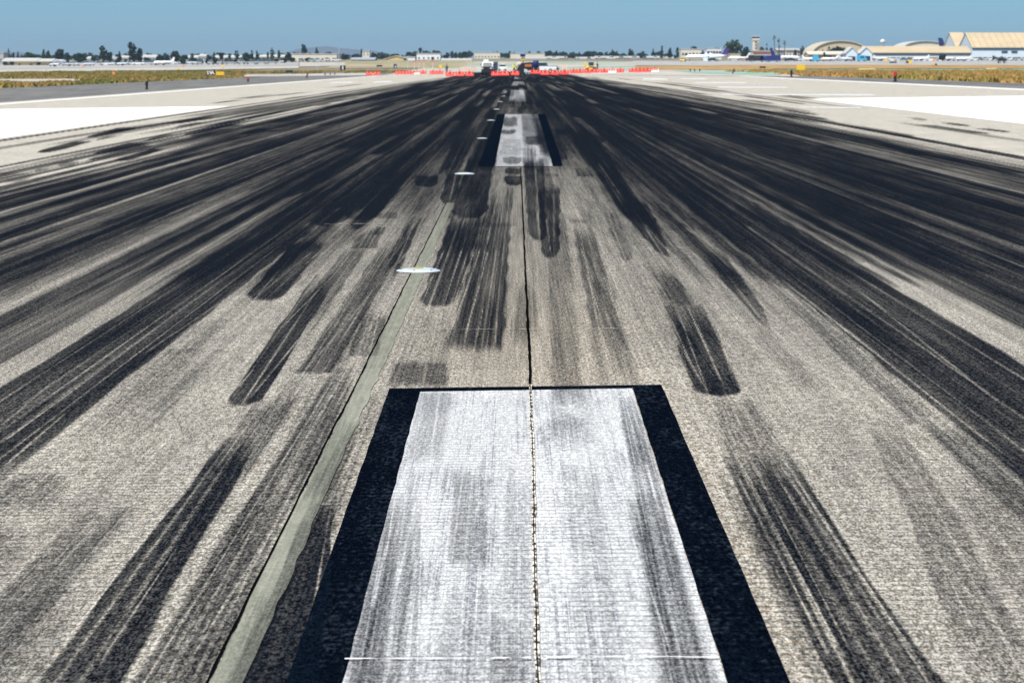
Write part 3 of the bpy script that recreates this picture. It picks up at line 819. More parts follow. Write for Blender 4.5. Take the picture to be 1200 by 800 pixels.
# ------------------------------------------------------------------ grass tufts
def tufts(name, quads, n, hmin, hmax, mat, label):
    rg = np.random.default_rng(len(name) * 7 + n)
    V = []; Fc = []
    per = n // len(quads)
    for q in quads:
        X0, X1, Y0, Y1, dens = q
        m = int(per * dens)
        x = rg.uniform(X0, X1, m); y = Y0 + (Y1 - Y0) * rg.random(m) ** 1.0
        keep = vn2(x * .22 + 50, y * .09 + 50, 3) > .30
        ppx, ppy = to_px(x, y, terrain(x, y))
        keep &= ~((ppx < 100 - 40 * np.abs(vn(ppy * 3, 5) - .5)) & (ppy > 92.6) & (ppy < 97.3)) & (ppy > 83)
        if name == 'verge_grass': keep &= ~((ppx > 285) & (ppy > 86)) & (ppy > np.interp(ppx, [-280, 350], [89.3, 80.5]))
        else: keep &= (ppy > 82.2 + np.clip((1000 - ppx) / 60, 0, 3))
        x = x[keep]; y = y[keep]; m = len(x)
        h = rg.uniform(hmin, hmax, m) * (.45 + vn2(x * .5 + 9, y * .2 + 9, 8)); z = terrain(x, y) - .13
        for k in range(3):
            a = rg.uniform(0, math.pi, m); w_ = rg.uniform(.10, .30, m)
            dx = np.cos(a) * w_; dy = np.sin(a) * w_; lx = rg.normal(0, .12, m); ly = rg.normal(0, .12, m)
            b = len(V) and sum(len(v) for v in V) or 0
            tri = np.stack([np.stack([x - dx, y - dy, z], 1), np.stack([x + dx, y + dy, z], 1), np.stack([x + lx, y + ly, z + .1 + h], 1)], 1)
            V.append(tri.reshape(-1, 3))
    V = np.concatenate(V).astype(np.float32); nf = len(V) // 3
    me = bpy.data.meshes.new(name); me.vertices.add(len(V)); me.vertices.foreach_set('co', V.ravel())
    me.loops.add(len(V)); me.loops.foreach_set('vertex_index', np.arange(len(V), dtype=np.int32))
    me.polygons.add(nf); me.polygons.foreach_set('loop_start', np.arange(0, len(V), 3, dtype=np.int32)); me.update(calc_edges=True)
    me.materials.append(mat); o = bpy.data.objects.new(name, me); COL.objects.link(o)
    tag(o, label, 'grass', None, 'stuff'); return o
def grass_mat(name, a, b_, c):
    m, g, b = newmat(name, .9); pos = g.n('ShaderNodeNewGeometry').outputs['Position']
    q = g.mix(g.ss(g.noise(pos, (.09, .035, 1), 3, .6), .42, .58), a, b_)
    q = g.mix(g.ss(g.noise(pos, (2, 1, 3), 2, .6, off=5), .4, .65), q, c); g.l(q, b.inputs['Base Color'])
    b.inputs['Specular IOR Level'].default_value = .1; return m
MG1 = grass_mat('green_and_gold_grass', (.11, .15, .03), (.35, .225, .07), (.27, .21, .08))
MG2 = grass_mat('dry_gold_grass', (.42, .235, .075), (.21, .21, .045), (.46, .28, .11))
tufts('verge_grass', [(-62, -40.6, 110, 270, 1), (-95, -40.6, 270, 520, 1.2), (-150, -62, 230, 540, 1.6), (-95, -24.6, 430, 680, 1.3)], 60000, .12, .32, MG1, 'green and gold tufted grass beside the left shoulder of the runway')
tufts('dry_grass', [(29, 60, 110, 300, 1.2), (31, 118, 300, 560, 1.6), (60, 120, 250, 560, .8)], 60000, .12, .32, MG2, 'dry golden brown grass beyond the right edge of the runway')

# ------------------------------------------------------------------ recessed centreline lights
def inset(px, py, label):
    X, Y = world_x(px, py); z = float(terrain(X, Y))
    t = thing('recessed_runway_light', label, 'runway light', (X, Y, z + .004), 0, 'recessed lights along the sealant line')
    n = 28; mb = MB()
    ring = [(.150, 0), (.146, .005), (.095, .016), (.060, .020), (.058, .012), (0.0001, .012)]
    vs = []; fs = []
    for r_, zz in ring:
        for j in range(n): a = 2 * math.pi * j / n; vs.append((r_ * math.cos(a), r_ * math.sin(a), zz))
    for i in range(len(ring) - 1):
        for j in range(n): fs.append((i * n + j, i * n + (j + 1) % n, (i + 1) * n + (j + 1) % n, (i + 1) * n + j))
    mb.add(vs, fs); mb.build('steel_ring', P('bright_steel_ring', (.50, .56, .62), .4, .06), t, True)
    b = MB()
    b.box((0, -.035, .0195), (.07, .045, .012)); b.build('lamp_window', P('amber_lens', (.45, .42, .10), .3), t)
    for k in range(6): a = k * math.pi / 3 + .3; MB().disc((.12 * math.cos(a), .12 * math.sin(a), .012), .008, .008, 'z', 6).build('bolt', M_GRY, t)
    return t
L0 = inset(490.5, 318, 'nearest steel ringed light in the grey sealant strip, amber window clear to see')
RES = [('second steel ringed light along the sealant strip, beside a black tyre mark'), ('third light along the sealant strip, left of the second white stripe'),
       'fourth light along the sealant strip, level with the far half of the second stripe', 'fifth light along the sealant strip, just past the second stripe',
       'sixth light along the sealant strip, left of the third stripe', 'seventh light along the sealant strip, small in the distance', 'farthest light seen along the sealant strip']
for (px, py), lab in zip([(544.5, 204), (565, 162.5), (575.5, 141.3), (582, 128.3), (586.5, 119.4), (590, 113), (592.5, 108)], RES):
    X, Y = world_x(px, py); dup(L0, (X, Y, float(terrain(X, Y)) + .002), label=lab, sc=.86 if py > 180 else .66)

# ------------------------------------------------------------------ barriers
def barrier(kind, label, loc):
    t = thing('traffic_barrier', label, 'barrier', loc, 0, 'barriers closing the runway')
    prof = [(-.26, 0), (.26, 0), (.26, .10), (.12, .30), (.10, .62), (-.10, .62), (-.12, .30), (-.26, .10)]
    mb = MB().prism(prof, -.60, .60, 'x'); mb.build('body', M_ORG if kind else M_WPL, t, bevel=.012)
    for x in ((-.3, .3) if kind else (-.42, -.05, .32)):
        MB().box((x, -.128, .45), (.10 if kind else .24, .03, .2 if kind else .4)).build('reflective_panel', M_WPL if kind else M_ORG, t)
    l = MB().tube([(0, 0, .62), (0, 0, .70)], .035, 8).tube([(0, 0, .70), (0, 0, .86)], [.07, .06], 10)
    l.build('warning_lamp', M_REDL, t)
    return t
BG = [(429, 447, 460, 'at the far left end of the closure line'), (464, 500, 478, 'in the long run left of the yellow marker post'),
      (504, 520, 470, 'in front of the worker in green'), (522, 556, 363, 'in the near run left of the white truck'),
      (575.5, 597, 363, 'in the near run right of the white truck'), (598, 609, 372, 'in front of the worker in the yellow vest'),
      (620, 634, 420, 'in front of the white pickup'), (633, 667, 363, 'in the near run right of the white pickup'),
      (668, 683, 420, 'in the gap before the yellow loader'), (684, 731, 425, 'in the run in front of the yellow loader'),
      (736, 771, 430, 'at the far right end of the closure line')]
proto = {}
for xa, xb, D, where in BG:
    step = 1.22 * F / D; n = max(1, int(round((xb - xa) / step)))
    for k in range(n):
        kind = (k % 5 != 3)
        px = xa + (k + .5) * (xb - xa) / n
        lab = ('orange red barrier with white panels ' if kind else 'white barrier with orange panels ') + where
        loc = at(px, D)
        if kind in proto: dup(proto[kind], loc, random.uniform(-.03, .03), lab)
        else: proto[kind] = barrier(kind, lab, loc)

# folding barricades behind
def barricade(label, loc):
    t = thing('folding_barricade', label, 'barricade', loc, 0, 'folding barricades behind the barrier line')
    for z in (.95, .55):
        b = MB().box((0, -.02, z), (1.1, .03, .24)).build('board', M_ORP, t)
        for x in (-.33, .03, .39): MB().box((x, -.038, z), (.16, .006, .23)).build('white_stripe', M_WPL, b)
    for x in (-.5, .5): MB().tube([(x, -.25, 0), (x, 0, 1.12), (x, .25, 0)], .025, 6).build('leg', M_STEEL, t)
    return t
b0 = barricade('orange folding barricade left of the white truck, nearer the green worker', at(543.5, 500))
for px, D, lab in [(545.5 + 3, 508, 'orange folding barricade left of the white truck, middle of three'), (556, 500, 'orange folding barricade just left of the white truck'),
                   (643, 480, 'orange folding barricade just right of the white pickup'), (648, 485, 'orange folding barricade farther right of the white pickup'),
                   (661, 520, 'pale orange folding barricade between the pickup and the loader')]:
    dup(b0, at(px, D), label=lab)

# ------------------------------------------------------------------ vehicles
def wheels(t, xs, ys, r, w=.25):
    for x in xs:
        for y in ys:
            wh = MB().disc((x, y, r), r, w, 'y', 18).build('wheel', M_DRK, t)
            MB().disc((x, y - (w * .5 + .01) * (1 if y < 0 else -1), r), r * .5, .04, 'y', 12).build('rim', M_STEEL, wh)
def car(label, loc, rz, mat, group, kind='car'):
    t = thing('parked_car', label, 'car', loc, rz, group)
    prof = [(-2.15, .35), (2.15, .35), (2.2, .75), (1.9, .88), (.95, .98), (-2.05, 1.0), (-2.2, .8)]
    MB().prism(prof, -.85, .85).build('body', mat, t, bevel=.04)
    MB().prism([(-1.9, .98), (1.0, .97), (.35, 1.45), (-1.3, 1.47)], -.74, .74).build('windows', M_GLS, t)
    MB().prism([(-1.28, 1.465), (.33, 1.445), (.2, 1.52), (-1.2, 1.54)], -.68, .68).build('roof', mat, t)
    wheels(t, (-1.35, 1.35), (-.8, .8), .33, .2)
    for y in (-.6, .6): MB().box((2.17, y, .68), (.06, .3, .14)).build('headlight', M_WPL, t)
    return t
# truck at the closure, nose towards the camera
def truck(loc):
    t = thing('work_truck', 'white truck with dark grille and bulky wheels facing the camera between barriers', 'truck', loc, R(-90 - 9), sc=.86)
    MB().prism([(.2, .75), (2.0, .75), (2.05, 1.35), (1.5, 1.5), (1.15, 2.25), (.2, 2.3)], -.95, .95).build('cab', M_WHI, t, bevel=.05)
    MB().prism([(1.56, 1.50), (1.22, 2.18), (1.18, 2.18), (1.50, 1.50)], -.82, .82).build('windscreen', M_GLS, t)
    MB().box((2.08, 0, 1.0), (.10, 1.86, .95)).build('grille', M_BLM, t)
    MB().box((2.16, 0, .58), (.2, 1.95, .26)).build('bumper', M_BLM, t)
    MB().box((-1.7, 0, 1.55), (3.5, 2.05, 1.5)).build('box_body', P('grey_blue_panels', (.20, .27, .34), .5), t, bevel=.04)
    MB().box((-.1, -.5, 2.5), (.5, .9, .35)).build('roof_unit', M_WHI, t, bevel=.05)
    MB().box((-1.0, 0, .65), (5.2, 1.0, .25)).build('chassis', M_BLM, t)
    wheels(t, (-2.2, 1.25), (-.85, .85), .52, .34)
    for y in (-.75, .75): MB().box((2.13, y, 1.18), (.05, .28, .2)).build('headlight', M_WPL, t)
    for y in (-1.12, 1.12): MB().box((1.35, y, 1.8), (.08, .16, .35)).build('mirror', M_BLM, t)
    return t
truck(at(573, 392))
def pickup(label, loc, rz, mat, crew=True):
    t = thing('pickup_truck', label, 'pickup truck', loc, rz)
    MB().prism([(-2.7, .5), (2.6, .5), (2.65, 1.0), (2.4, 1.15), (1.2, 1.2), (-2.75, 1.15)], -.95, .95).build('body', mat, t, bevel=.05)
    MB().prism([(-.9, 1.18), (1.25, 1.18), (.65, 1.82), (-.7, 1.84)], -.82, .82).build('windows', M_GLS, t)
    MB().prism([(-.68, 1.835), (.63, 1.815), (.5, 1.92), (-.6, 1.93)], -.78, .78).build('roof', mat, t)
    MB().box((-2.78, 0, .72), (.12, 1.9, .3)).build('bumper', M_BLM, t)
    MB().box((-1.8, 0, 1.2), (1.6, 1.5, .1)).build('cargo_bed', M_BLM, t)
    for y in (-.75, .75): MB().box((2.62, y, .95), (.08, .3, .2)).build('headlight', M_WPL, t)
    wheels(t, (-1.7, 1.65), (-.85, .85), .40, .26)
    return t
pickup('white pickup truck with dark tailgate seen side-on beyond the near barriers', at(635, 450), R(168), M_WHI)
pk = pickup('small white and black utility truck facing the camera between the truck and the yellow vest', at(588.7, 540), R(-84), M_WHI); pk.scale = (.72,) * 3; pk.name = 'utility_truck'; pk['category'] = 'utility truck'

# concrete mixer seen from behind, next to the paver
t = thing('concrete_mixer_truck', 'mixer truck with pale rounded drum left of the dark paving machine', 'mixer truck', at(608.8, 448), R(80), sc=.66)
dr = MB(); dr.tube([(-1.9, 0, 2.0), (-1.5, 0, 2.05), (-.4, 0, 2.0), (1.1, 0, 1.85), (1.7, 0, 1.8)], [.35, .72, .98, .9, .45], 18)
dr.build('drum', P('pale_pink_paint', (.66, .52, .47), .5, .12), t, True)
MB().box((0, 0, .95), (5.2, 1.0, .3)).box((0, 0, 1.2), (3.4, .7, .3)).build('chassis', M_BLM, t)
MB().box((2.6, 0, 1.5), (1.2, 1.7, 1.3)).build('cab', P('pale_green_paint', (.42, .50, .46), .5), t, bevel=.06)
MB().tube([(-1.9, 0, 2.4), (-2.3, 0, 2.1), (-2.5, .1, 1.3)], [.35, .22, .15], 10).build('chute', M_GRY, t)
wheels(t, (-1.6, -.7, 2.3), (-.85, .85), .45, .3)

# paving machine
t = thing('paving_machine', 'dark paving machine with orange brown engine panel in the middle of the closed runway', 'paving machine', at(620, 430), R(180))
MB().prism([(-1.7, .35), (1.75, .35), (1.85, 1.0), (1.3, 1.75), (-.2, 1.9), (-1.6, 1.7)], -.9, .9).build('body', M_BLM, t, bevel=.05)
MB().box((.15, .92, 1.35), (1.1, .06, .42)).build('engine_panel', P('orange_brown_paint', (.45, .17, .06), .5), t)
for y in (-.95, .95):
    MB().prism([(-1.5, 0), (1.5, 0), (1.75, .3), (1.5, .62), (-1.5, .62), (-1.75, .3)], y - .2, y + .2).build('track', M_DRK, t)
MB().tube([(1.0, 0, 1.6), (1.0, 0, 2.15)], .06, 8).build('mast', M_BLM, t)
b = MB().box((1.0, .0, 2.4), (.62, .5, .48)); b.build('warning_box', M_YEL, t, bevel=.06)
MB().box((1.05, 0, 2.98), (.85, .9, .45)).tube([(1.0, 0, 2.64), (1.0, 0, 2.8)], .05).build('canopy', M_NAVY, t, bevel=.05)
MB().tube([(-.9, .3, 1.7), (-.9, .3, 2.0)], .07, 8).build('exhaust', M_GRY, t)
t = thing('generator_trailer', 'low pale grey machine in front of the dark paving machine', 'generator', at(618.2, 386), R(0))
MB().prism([(-.5, .32), (.45, .32), (.45, .5), (.1, .56), (-.2, .84), (-.5, .84)], -.4, .4).build('housing', P('pale_grey_paint', (.55, .62, .66), .5), t, bevel=.03)
MB().box((.6, 0, .36), (.5, .06, .06)).build('tow_bar', M_BLM, t)
wheels(t, (-.2, .2), (-.38, .38), .2, .12)
t = thing('portable_tank', 'deep blue tank between the paving machine and the white pickup', 'tank', at(627.8, 425), 0, sc=1.15)
MB().tube([(0, 0, .85), (0, 0, .95), (0, 0, 1.75), (0, 0, 1.88)], [.3, .42, .42, .3], 14).build('tank_body', M_NAVY, t, True)
for x in (-.3, .3):
    for y in (-.3, .3): MB().tube([(x, y, 0), (x, y, .9)], .035, 6).build('leg', M_STEEL, t)
# loader
t = thing('skid_steer_loader', 'small yellow and dark loader behind the right hand barriers', 'loader', at(691.5, 445), R(180))
MB().prism([(-.9, .3), (.9, .3), (.95, .75), (.4, .85), (-.9, .95)], -.55, .55).build('body', P('dark_blue_grey_paint', (.06, .08, .12), .5), t, bevel=.04)
MB().box((0, .57, .68), (.7, .05, .28)).build('side_panel', M_YEL, t)
MB().box((-.1, 0, 1.35), (.9, .9, .85)).build('cab', M_GLS, t, bevel=.04)
for y in (-.6, .6): MB().tube([(-.9, y, 1.05), (.2, y, 1.15), (1.2, y, .5)], .07, 6).build('lift_arm', M_YEL, t)
MB().prism([(1.15, .1), (1.7, .05), (1.6, .2), (1.3, .65), (1.15, .65)], -.7, .7).build('bucket', M_GRY, t)
wheels(t, (-.5, .5), (-.6, .6), .32, .25)
t = thing('light_mast', 'thin yellow mast standing left of the small loader', 'mast', at(685.3, 450), 0)
MB().tube([(0, 0, 0), (0, 0, 1.2)], .06, 8).build('pole', M_STEEL, t); MB().box((0, 0, 1.35), (.4, .3, .7)).build('lamp_head', M_YEL, t, bevel=.03)
MB().box((0, 0, .1), (.8, .5, .2)).build('base', M_BLM, t)

# ------------------------------------------------------------------ people
def person(label, loc, rz, top, hat, h=1.75, bend=0.0):
    bm = bmesh.new(); ly = bm.verts.layers.skin.verify()
    s = h / 1.75
    J = {'hip': (0, 0, .95), 'waist': (0, .01, 1.10), 'chest': (0, .02 - bend * .2, 1.34), 'neck': (0, .01 - bend * .3, 1.49), 'head': (0, -.01 - bend * .35, 1.58), 'crown': (0, -.01 - bend * .35, 1.71)}
    rad = {'hip': .13, 'waist': .12, 'chest': .15, 'neck': .055, 'head': .085, 'crown': .07}
    for sd_, n_ in ((-1, 'l'), (1, 'r')):
        J['hp' + n_] = (.10 * sd_, 0, .90); J['kn' + n_] = (.12 * sd_, -.03, .50); J['an' + n_] = (.13 * sd_, .02, .09); J['to' + n_] = (.15 * sd_, -.15, .04)
        J['sh' + n_] = (.19 * sd_, .02 - bend * .2, 1.40); J['el' + n_] = (.27 * sd_, .0 - bend * .2, 1.13); J['wr' + n_] = (.25 * sd_, -.14 - bend * .2, .93); J['ha' + n_] = (.24 * sd_, -.19 - bend * .2, .86)
        rad.update({'hp' + n_: .095, 'kn' + n_: .065, 'an' + n_: .045, 'to' + n_: .04, 'sh' + n_: .065, 'el' + n_: .045, 'wr' + n_: .032, 'ha' + n_: .035})
    E = [('hip', 'waist'), ('waist', 'chest'), ('chest', 'neck'), ('neck', 'head'), ('head', 'crown')]
    for n_ in 'lr': E += [('hip', 'hp' + n_), ('hp' + n_, 'kn' + n_), ('kn' + n_, 'an' + n_), ('an' + n_, 'to' + n_), ('chest', 'sh' + n_), ('sh' + n_, 'el' + n_), ('el' + n_, 'wr' + n_), ('wr' + n_, 'ha' + n_)]
    V = {k: bm.verts.new(Vector(v) * s) for k, v in J.items()}
    for k, v in V.items(): v[ly].radius = (rad[k] * s, rad[k] * s)
    V['hip'][ly].use_root = True
    for a, b in E: bm.edges.new((V[a], V[b]))
    me = bpy.data.meshes.new('body'); bm.to_mesh(me); bm.free()
    tmp = bpy.data.objects.new('tmp', me); COL.objects.link(tmp)
    tmp.modifiers.new('s', 'SKIN'); sb = tmp.modifiers.new('d', 'SUBSURF'); sb.levels = 1
    dg = bpy.context.evaluated_depsgraph_get(); m2 = bpy.data.meshes.new_from_object(tmp.evaluated_get(dg))
    bpy.data.objects.remove(tmp)
    m2.materials.clear(); m2.materials.append(M_SKIN); m2.materials.append(M_JEAN); m2.materials.append(top)
    for p in m2.polygons:
        c = p.center / s
        p.material_index = 1 if c.z < .98 and abs(c.x) < .22 and c.y > -.1 or c.z < .6 else (2 if .98 <= c.z < 1.47 and c.z > .95 else 0)
        p.use_smooth = True
    o = thing('person', label, 'person', loc, rz)
    b = bpy.data.objects.new('body', m2); COL.objects.link(b); b.parent = o
    MB().tube([(0, -.01 - bend * .35, 1.66 * s), (0, -.01 - bend * .35, 1.74 * s), (0, -.01 - bend * .35, 1.80 * s)], [.12, .11, .05], 12).build('hard_hat', hat, o, True)
    return o
person('worker in bright yellow vest standing behind the barriers left of the mixer truck', at(602.6, 410), R(20), M_VEST, P('lime_hat', (.5, .7, .1), .4), 1.72, .1)
person('worker in dark top and green trousers behind the left hand barriers', at(524, 470), R(-30), M_BLM, M_BLM, 1.75)
person('worker in black standing to the right of the small loader', at(699.5, 500), R(60), M_BLM, M_BLM, 1.75)

# ------------------------------------------------------------------ edge lights, markers and signs
def edge_light(label, loc, cap, lean=0.0, h=.42):
    t = thing('runway_edge_light', label, 'edge light', loc, 0, 'lights and markers along the runway edges')
    MB().tube([(0, 0, 0), (0, 0, .04)], .16, 12).build('base_plate', M_BLM, t)
    MB().tube([(0, 0, .03), (lean * .6, 0, h * .6)], .09, 10).build('stem', M_BLM, t)
    MB().tube([(lean * .6, 0, h * .6), (lean, 0, h), (lean * 1.05, 0, h + .05)], [.12, .11, .05], 12).build('lens', cap, t)
    return t
EDL = [(172, 105.0, M_BLM, 0, .55, 'black edge light nearest on the left shoulder'), (290.7, 96.0, M_REDL, 0, .5, 'red topped edge light on the left shoulder'),
       (359.5, 91.3, M_RED, .12, .65, 'leaning dark red edge light at the end of the left shoulder'),
       (381, 88.6, M_RED, 0, .4, 'first of three small brown edge lights on the pale left pavement'), (387, 88.2, M_RED, 0, .4, 'middle of three small brown edge lights on the pale left pavement'),
       (392.3, 87.8, M_RED, 0, .4, 'last of three small brown edge lights on the pale left pavement'),
       (809, 84.4, M_BLM, 0, .4, 'leftmost of three small posts on the right exit pavement'), (814, 84.5, M_BLM, 0, .4, 'middle of three small posts on the right exit pavement'),
       (820, 84.4, M_BLM, 0, .4, 'rightmost of three small posts on the right exit pavement'),
       (858.5, 86.8, M_RED, .2, .6, 'leaning dark red edge light on the green painted island'), (927.3, 90.5, M_BLM, 0, .6, 'black edge light at the tip of the dry grass'),
       (1049, 96.0, M_REDL, 0, .62, 'red topped black edge light nearest on the right')]
for px, py, mt, ln, h, lab in EDL:
    g_ = ground_at([px], [py])[0]; edge_light(lab, tuple(g_), mt, ln, h)
def post_box(name, label, cat, px, py, w_, h, mat, glyph=None, legs=True, D=None, group=None):
    if D is None: g_ = ground_at([px], [py])[0]; D = g_[1]; loc = Vector(g_)
    else: loc = at(px, D)
    s = D / F; W_, Hh = w_ * s, h * s; lg = min(.35, Hh * .4) if legs else .04
    t = thing(name, label, cat, loc, 0, group)
    MB().box((0, 0, lg + (Hh - lg) / 2), (W_, .22, Hh - lg)).build('panel', mat, t, bevel=.02)
    MB().box((0, 0, .02), (W_ * .9, .4, .04)).build('base', M_GRY, t)
    for x in (-W_ * .36, W_ * .36): MB().tube([(x, 0, .02), (x, 0, lg + .02)], .035, 6).build('leg', M_BLM, t)
    if glyph:
        b = MB(); z0 = lg; hh = Hh - lg
        for (x0, y0, x1, y1) in glyph:
            a = Vector((x0 * W_ / 2, -.125, z0 + hh * y0)); c = Vector((x1 * W_ / 2, -.125, z0 + hh * y1)); d = (c - a); L = d.length; d.normalize(); nn = Vector((-d.z, 0, d.x)) * (s * .55)
            b.add([a - nn, a + nn, c + nn, c - nn] + [q + Vector((0, .02, 0)) for q in (a - nn, a + nn, c + nn, c - nn)], [(0, 1, 2, 3), (7, 6, 5, 4), (0, 4, 5, 1), (1, 5, 6, 2), (2, 6, 7, 3), (3, 7, 4, 0)])
        b.build('white_lettering', M_WMK, t)
    return t
post_box('airfield_sign', 'black sign with white slanting letters beside a yellow panel on the left grass', 'sign', 247.3, 91.0, 10.5, 8, M_BLM, [(-.62, .12, -.72, .9), (-.25, .9, .05, .05), (.05, .05, .30, .95), (.30, .95, .72, .15)])
post_box('airfield_sign', 'low yellow sign panel right beside the black lettered sign', 'sign', 258, 91.0, 9.6, 6.6, M_YEL)
post_box('distance_sign', 'square black sign with one white upright figure on the left grass', 'sign', 401.8, 84.2, 6.4, 7.2, M_BLM, [(0, .1, 0, .9)])
post_box('distance_sign', 'small dark sign with white figure beyond the long left barrier run', 'sign', 463.2, 81.4, 3.8, 6.0, M_NAVY, [(.1, .08, .2, .5)])
post_box('airfield_sign', 'black sign back standing on the pale left pavement', 'sign', 339, 87.0, 8.2, 4.6, M_BLM)
post_box('airfield_sign', 'low black sign back above the leftmost barriers', 'sign', 444.6, 79.6, 6.6, 3.2, M_BLM)
post_box('airfield_sign', 'thin black sign on the pale apron left of the white building', 'sign', 371.5, 80.4, 5.4, 2.2, M_GRY)
post_box('airfield_sign', 'yellow sign board on legs in front of the green strip at right', 'sign', 938.4, 85.2, 9.6, 8.6, M_YEL)
post_box('airfield_sign', 'low black sign back on the dry verge right of the leaning light', 'sign', 893.7, 81.4, 7, 3.4, M_BLM)
post_box('airfield_sign', 'wide low black sign on the right apron beside a yellow one', 'sign', 1046.5, 75.2, 8.4, 2.8, M_BLM)
post_box('airfield_sign', 'black half of the two part sign on the right apron', 'sign', 1063.2, 75.6, 3.2, 3.8, M_BLM)
post_box('airfield_sign', 'yellow half of the two part sign on the right apron', 'sign', 1066.8, 75.8, 3.8, 5.2, M_YEL)
post_box('airfield_sign', 'small yellow sign left of the wide black sign on the right apron', 'sign', 1038, 74.0, 3.6, 4.4, M_YEL)
post_box('airfield_sign', 'small orange sign on the apron before the blue trimmed hangar', 'sign', 1095, 72.2, 3.4, 3.4, M_ORP)
post_box('airfield_sign', 'narrow yellow sign just above the dry verge at right', 'sign', 1093.9, 78.0, 2, 4, M_YEL)
post_box('airfield_sign', 'small black sign next to the narrow yellow sign', 'sign', 1096.8, 78.0, 2.4, 3.2, M_BLM)
post_box('marker_box', 'bright orange box standing in the left grass', 'marker', 133.3, 89.4, 3.4, 4.8, M_ORP)
post_box('marker_box', 'yellow marker left of the barriers near the worker in green', 'marker', 516.3, 81.6, 3, 5.2, M_YEL)
post_box('marker_box', 'small yellow marker above the black and yellow left signs', 'marker', 261, 80.2, 3, 3.4, M_YEL)
post_box('marker_box', 'small yellow marker at the edge of the left taxiway', 'marker', 208.8, 83.2, 2.8, 3, M_YEL)
post_box('marker_box', 'small orange marker on the left apron below the round trees', 'marker', 97, 80, 2.4, 3, M_ORP)
post_box('marker_box', 'orange marker on the left apron beside the white jet', 'marker', 215.2, 79, 1.6, 3.2, M_ORP)
for px, lab, hh in [(486, 'leftmost red and white mast beyond the left barriers', 4.6), (491.8, 'second red and white mast beyond the left barriers, the darkest', 3.2), (497.2, 'third red and white mast beyond the left barriers', 4.6), (507.6, 'rightmost red and white mast beyond the left barriers', 5.4)]:
    D = 620; loc = at(px, D); s = D / F
    t = thing('antenna_mast', lab, 'antenna mast', loc, 0, 'red and white antenna masts')
    MB().tube([(0, 0, 0), (0, 0, 2.1)], .05, 8).build('post', M_WPL, t)
    MB().box((0, 0, 1.95), (.8, .4, hh * s * .32)).build('antenna_head', P('faded_red_paint', (.55, .16, .14), .6), t, bevel=.03)
    MB().box((0, -.02, 1.2), (.7, .3, .28)).build('junction_box', P('faded_pink_paint', (.6, .35, .33), .6), t)
for px, D, top, lab in [(549, 560, 68, 'thin pale pole right of the orange barricades'), (552.8, 560, 69, 'thin pale pole just left of the white truck'), (398.3, 700, 55, 'tall thin pole beside the long white building'), (478.5, 650, 66, 'thin pole left of the red and white masts')]:
    loc = at(px, D); h = ztop(top, D) - loc.z
    t = thing('light_pole', lab, 'pole', loc); MB().tube([(0, 0, 0), (0, 0, h)], [.09, .05], 8).build('pole', M_STEEL, t); MB().box((.25, 0, h), (.6, .2, .12)).build('lamp_head', M_GRY, t)

# ------------------------------------------------------------------ buildings
def windows(t, W_, z0, h, n, mat=M_WIN, y=-.02, wf=.55, parent=None):
    for k in range(n):
        x = -W_ / 2 + W_ * (k + .5) / n
        w_ = MB().box((x, y - .04, z0 + h / 2), (W_ / n * wf, .10, h)).build('window', mat, parent or t)
def building(name, label, cat, x0, x1, ytop, D, depth, wall, roof, kind='flat', eave=None, wins=None, door=None, group=None, trim=None, base=None):
    """axis-parallel building whose front face spans x0..x1 in the photograph at distance D"""
    px = (x0 + x1) / 2; loc = at(px, D); s = D / F; W_ = (x1 - x0) * s; top = ztop(ytop, D) - loc.z
    ev = (ztop(eave, D) - loc.z) if eave else top
    t = thing(name, label, cat, loc, 0, group)
    zb = -1.5
    if kind == 'flat':
        MB().box((0, depth / 2, (top + zb) / 2), (W_, depth, top - zb)).build('wall', wall, t)
        MB().box((0, depth / 2, top + .15), (W_ + .5, depth + .5, .3)).build('roof', roof, t)
    elif kind == 'ridge_x':       # long gabled roof, ridge across the view
        rt = (ztop(ytop, D + depth / 2) - loc.z)
        MB().prism([(0, zb), (depth, zb), (depth, ev), (depth / 2, rt - .25), (0, ev)], -W_ / 2, W_ / 2, 'x').build('wall', wall, t)
        th = .35
        MB().prism([(-.8, ev - .1), (depth / 2, rt), (depth + .8, ev - .1), (depth + .8, ev - .1 - th), (depth / 2, rt - th), (-.8, ev - .1 - th)], -W_ / 2 - .3, W_ / 2 + .3, 'x').build('roof', roof, t)
    elif kind == 'ridge_y':       # gable towards the camera
        MB().prism([(-W_ / 2, zb), (W_ / 2, zb), (W_ / 2, ev), (0, top - .2), (-W_ / 2, ev)], 0, depth).build('wall', wall, t)
        MB().prism([(-W_ / 2 - .4, ev - .15), (0, top), (W_ / 2 + .4, ev - .15), (W_ / 2 + .4, ev - .45), (0, top - .3), (-W_ / 2 - .4, ev - .45)], -.4, depth + .4).build('roof', roof, t)
    elif kind == 'arch':
        pr = [(-W_ / 2 * math.cos(a), ev + (top - ev) * math.sin(a)) for a in np.linspace(0, math.pi, 25)]
        MB().prism([(-W_ / 2, zb)] + pr + [(W_ / 2, zb)], 0, depth).build('wall', wall, t)
        po = [(-(W_ / 2 + .4) * math.cos(a), ev + (top + .4 - ev) * math.sin(a)) for a in np.linspace(0, math.pi, 25)]
        MB().prism(po + list(reversed([(x * .985, z - .35) for x, z in po])), -.8, depth + .8).build('roof', roof, t)
    if trim: MB().box((0, -.1, ev - .9), (W_, .16, .8)).build('fascia', trim, t)
    if wins:
        for (z0f, hf, n, wf) in wins: windows(t, W_, ev * z0f, ev * hf, n, wf=wf)
    if door:
        for (xc, wf, hf) in door: MB().box((xc * W_, -.08, ev * hf / 2 - .3), (W_ * wf, .12, ev * hf + .6)).build('door', M_OPEN, t)
    return t, W_, ev, top, s
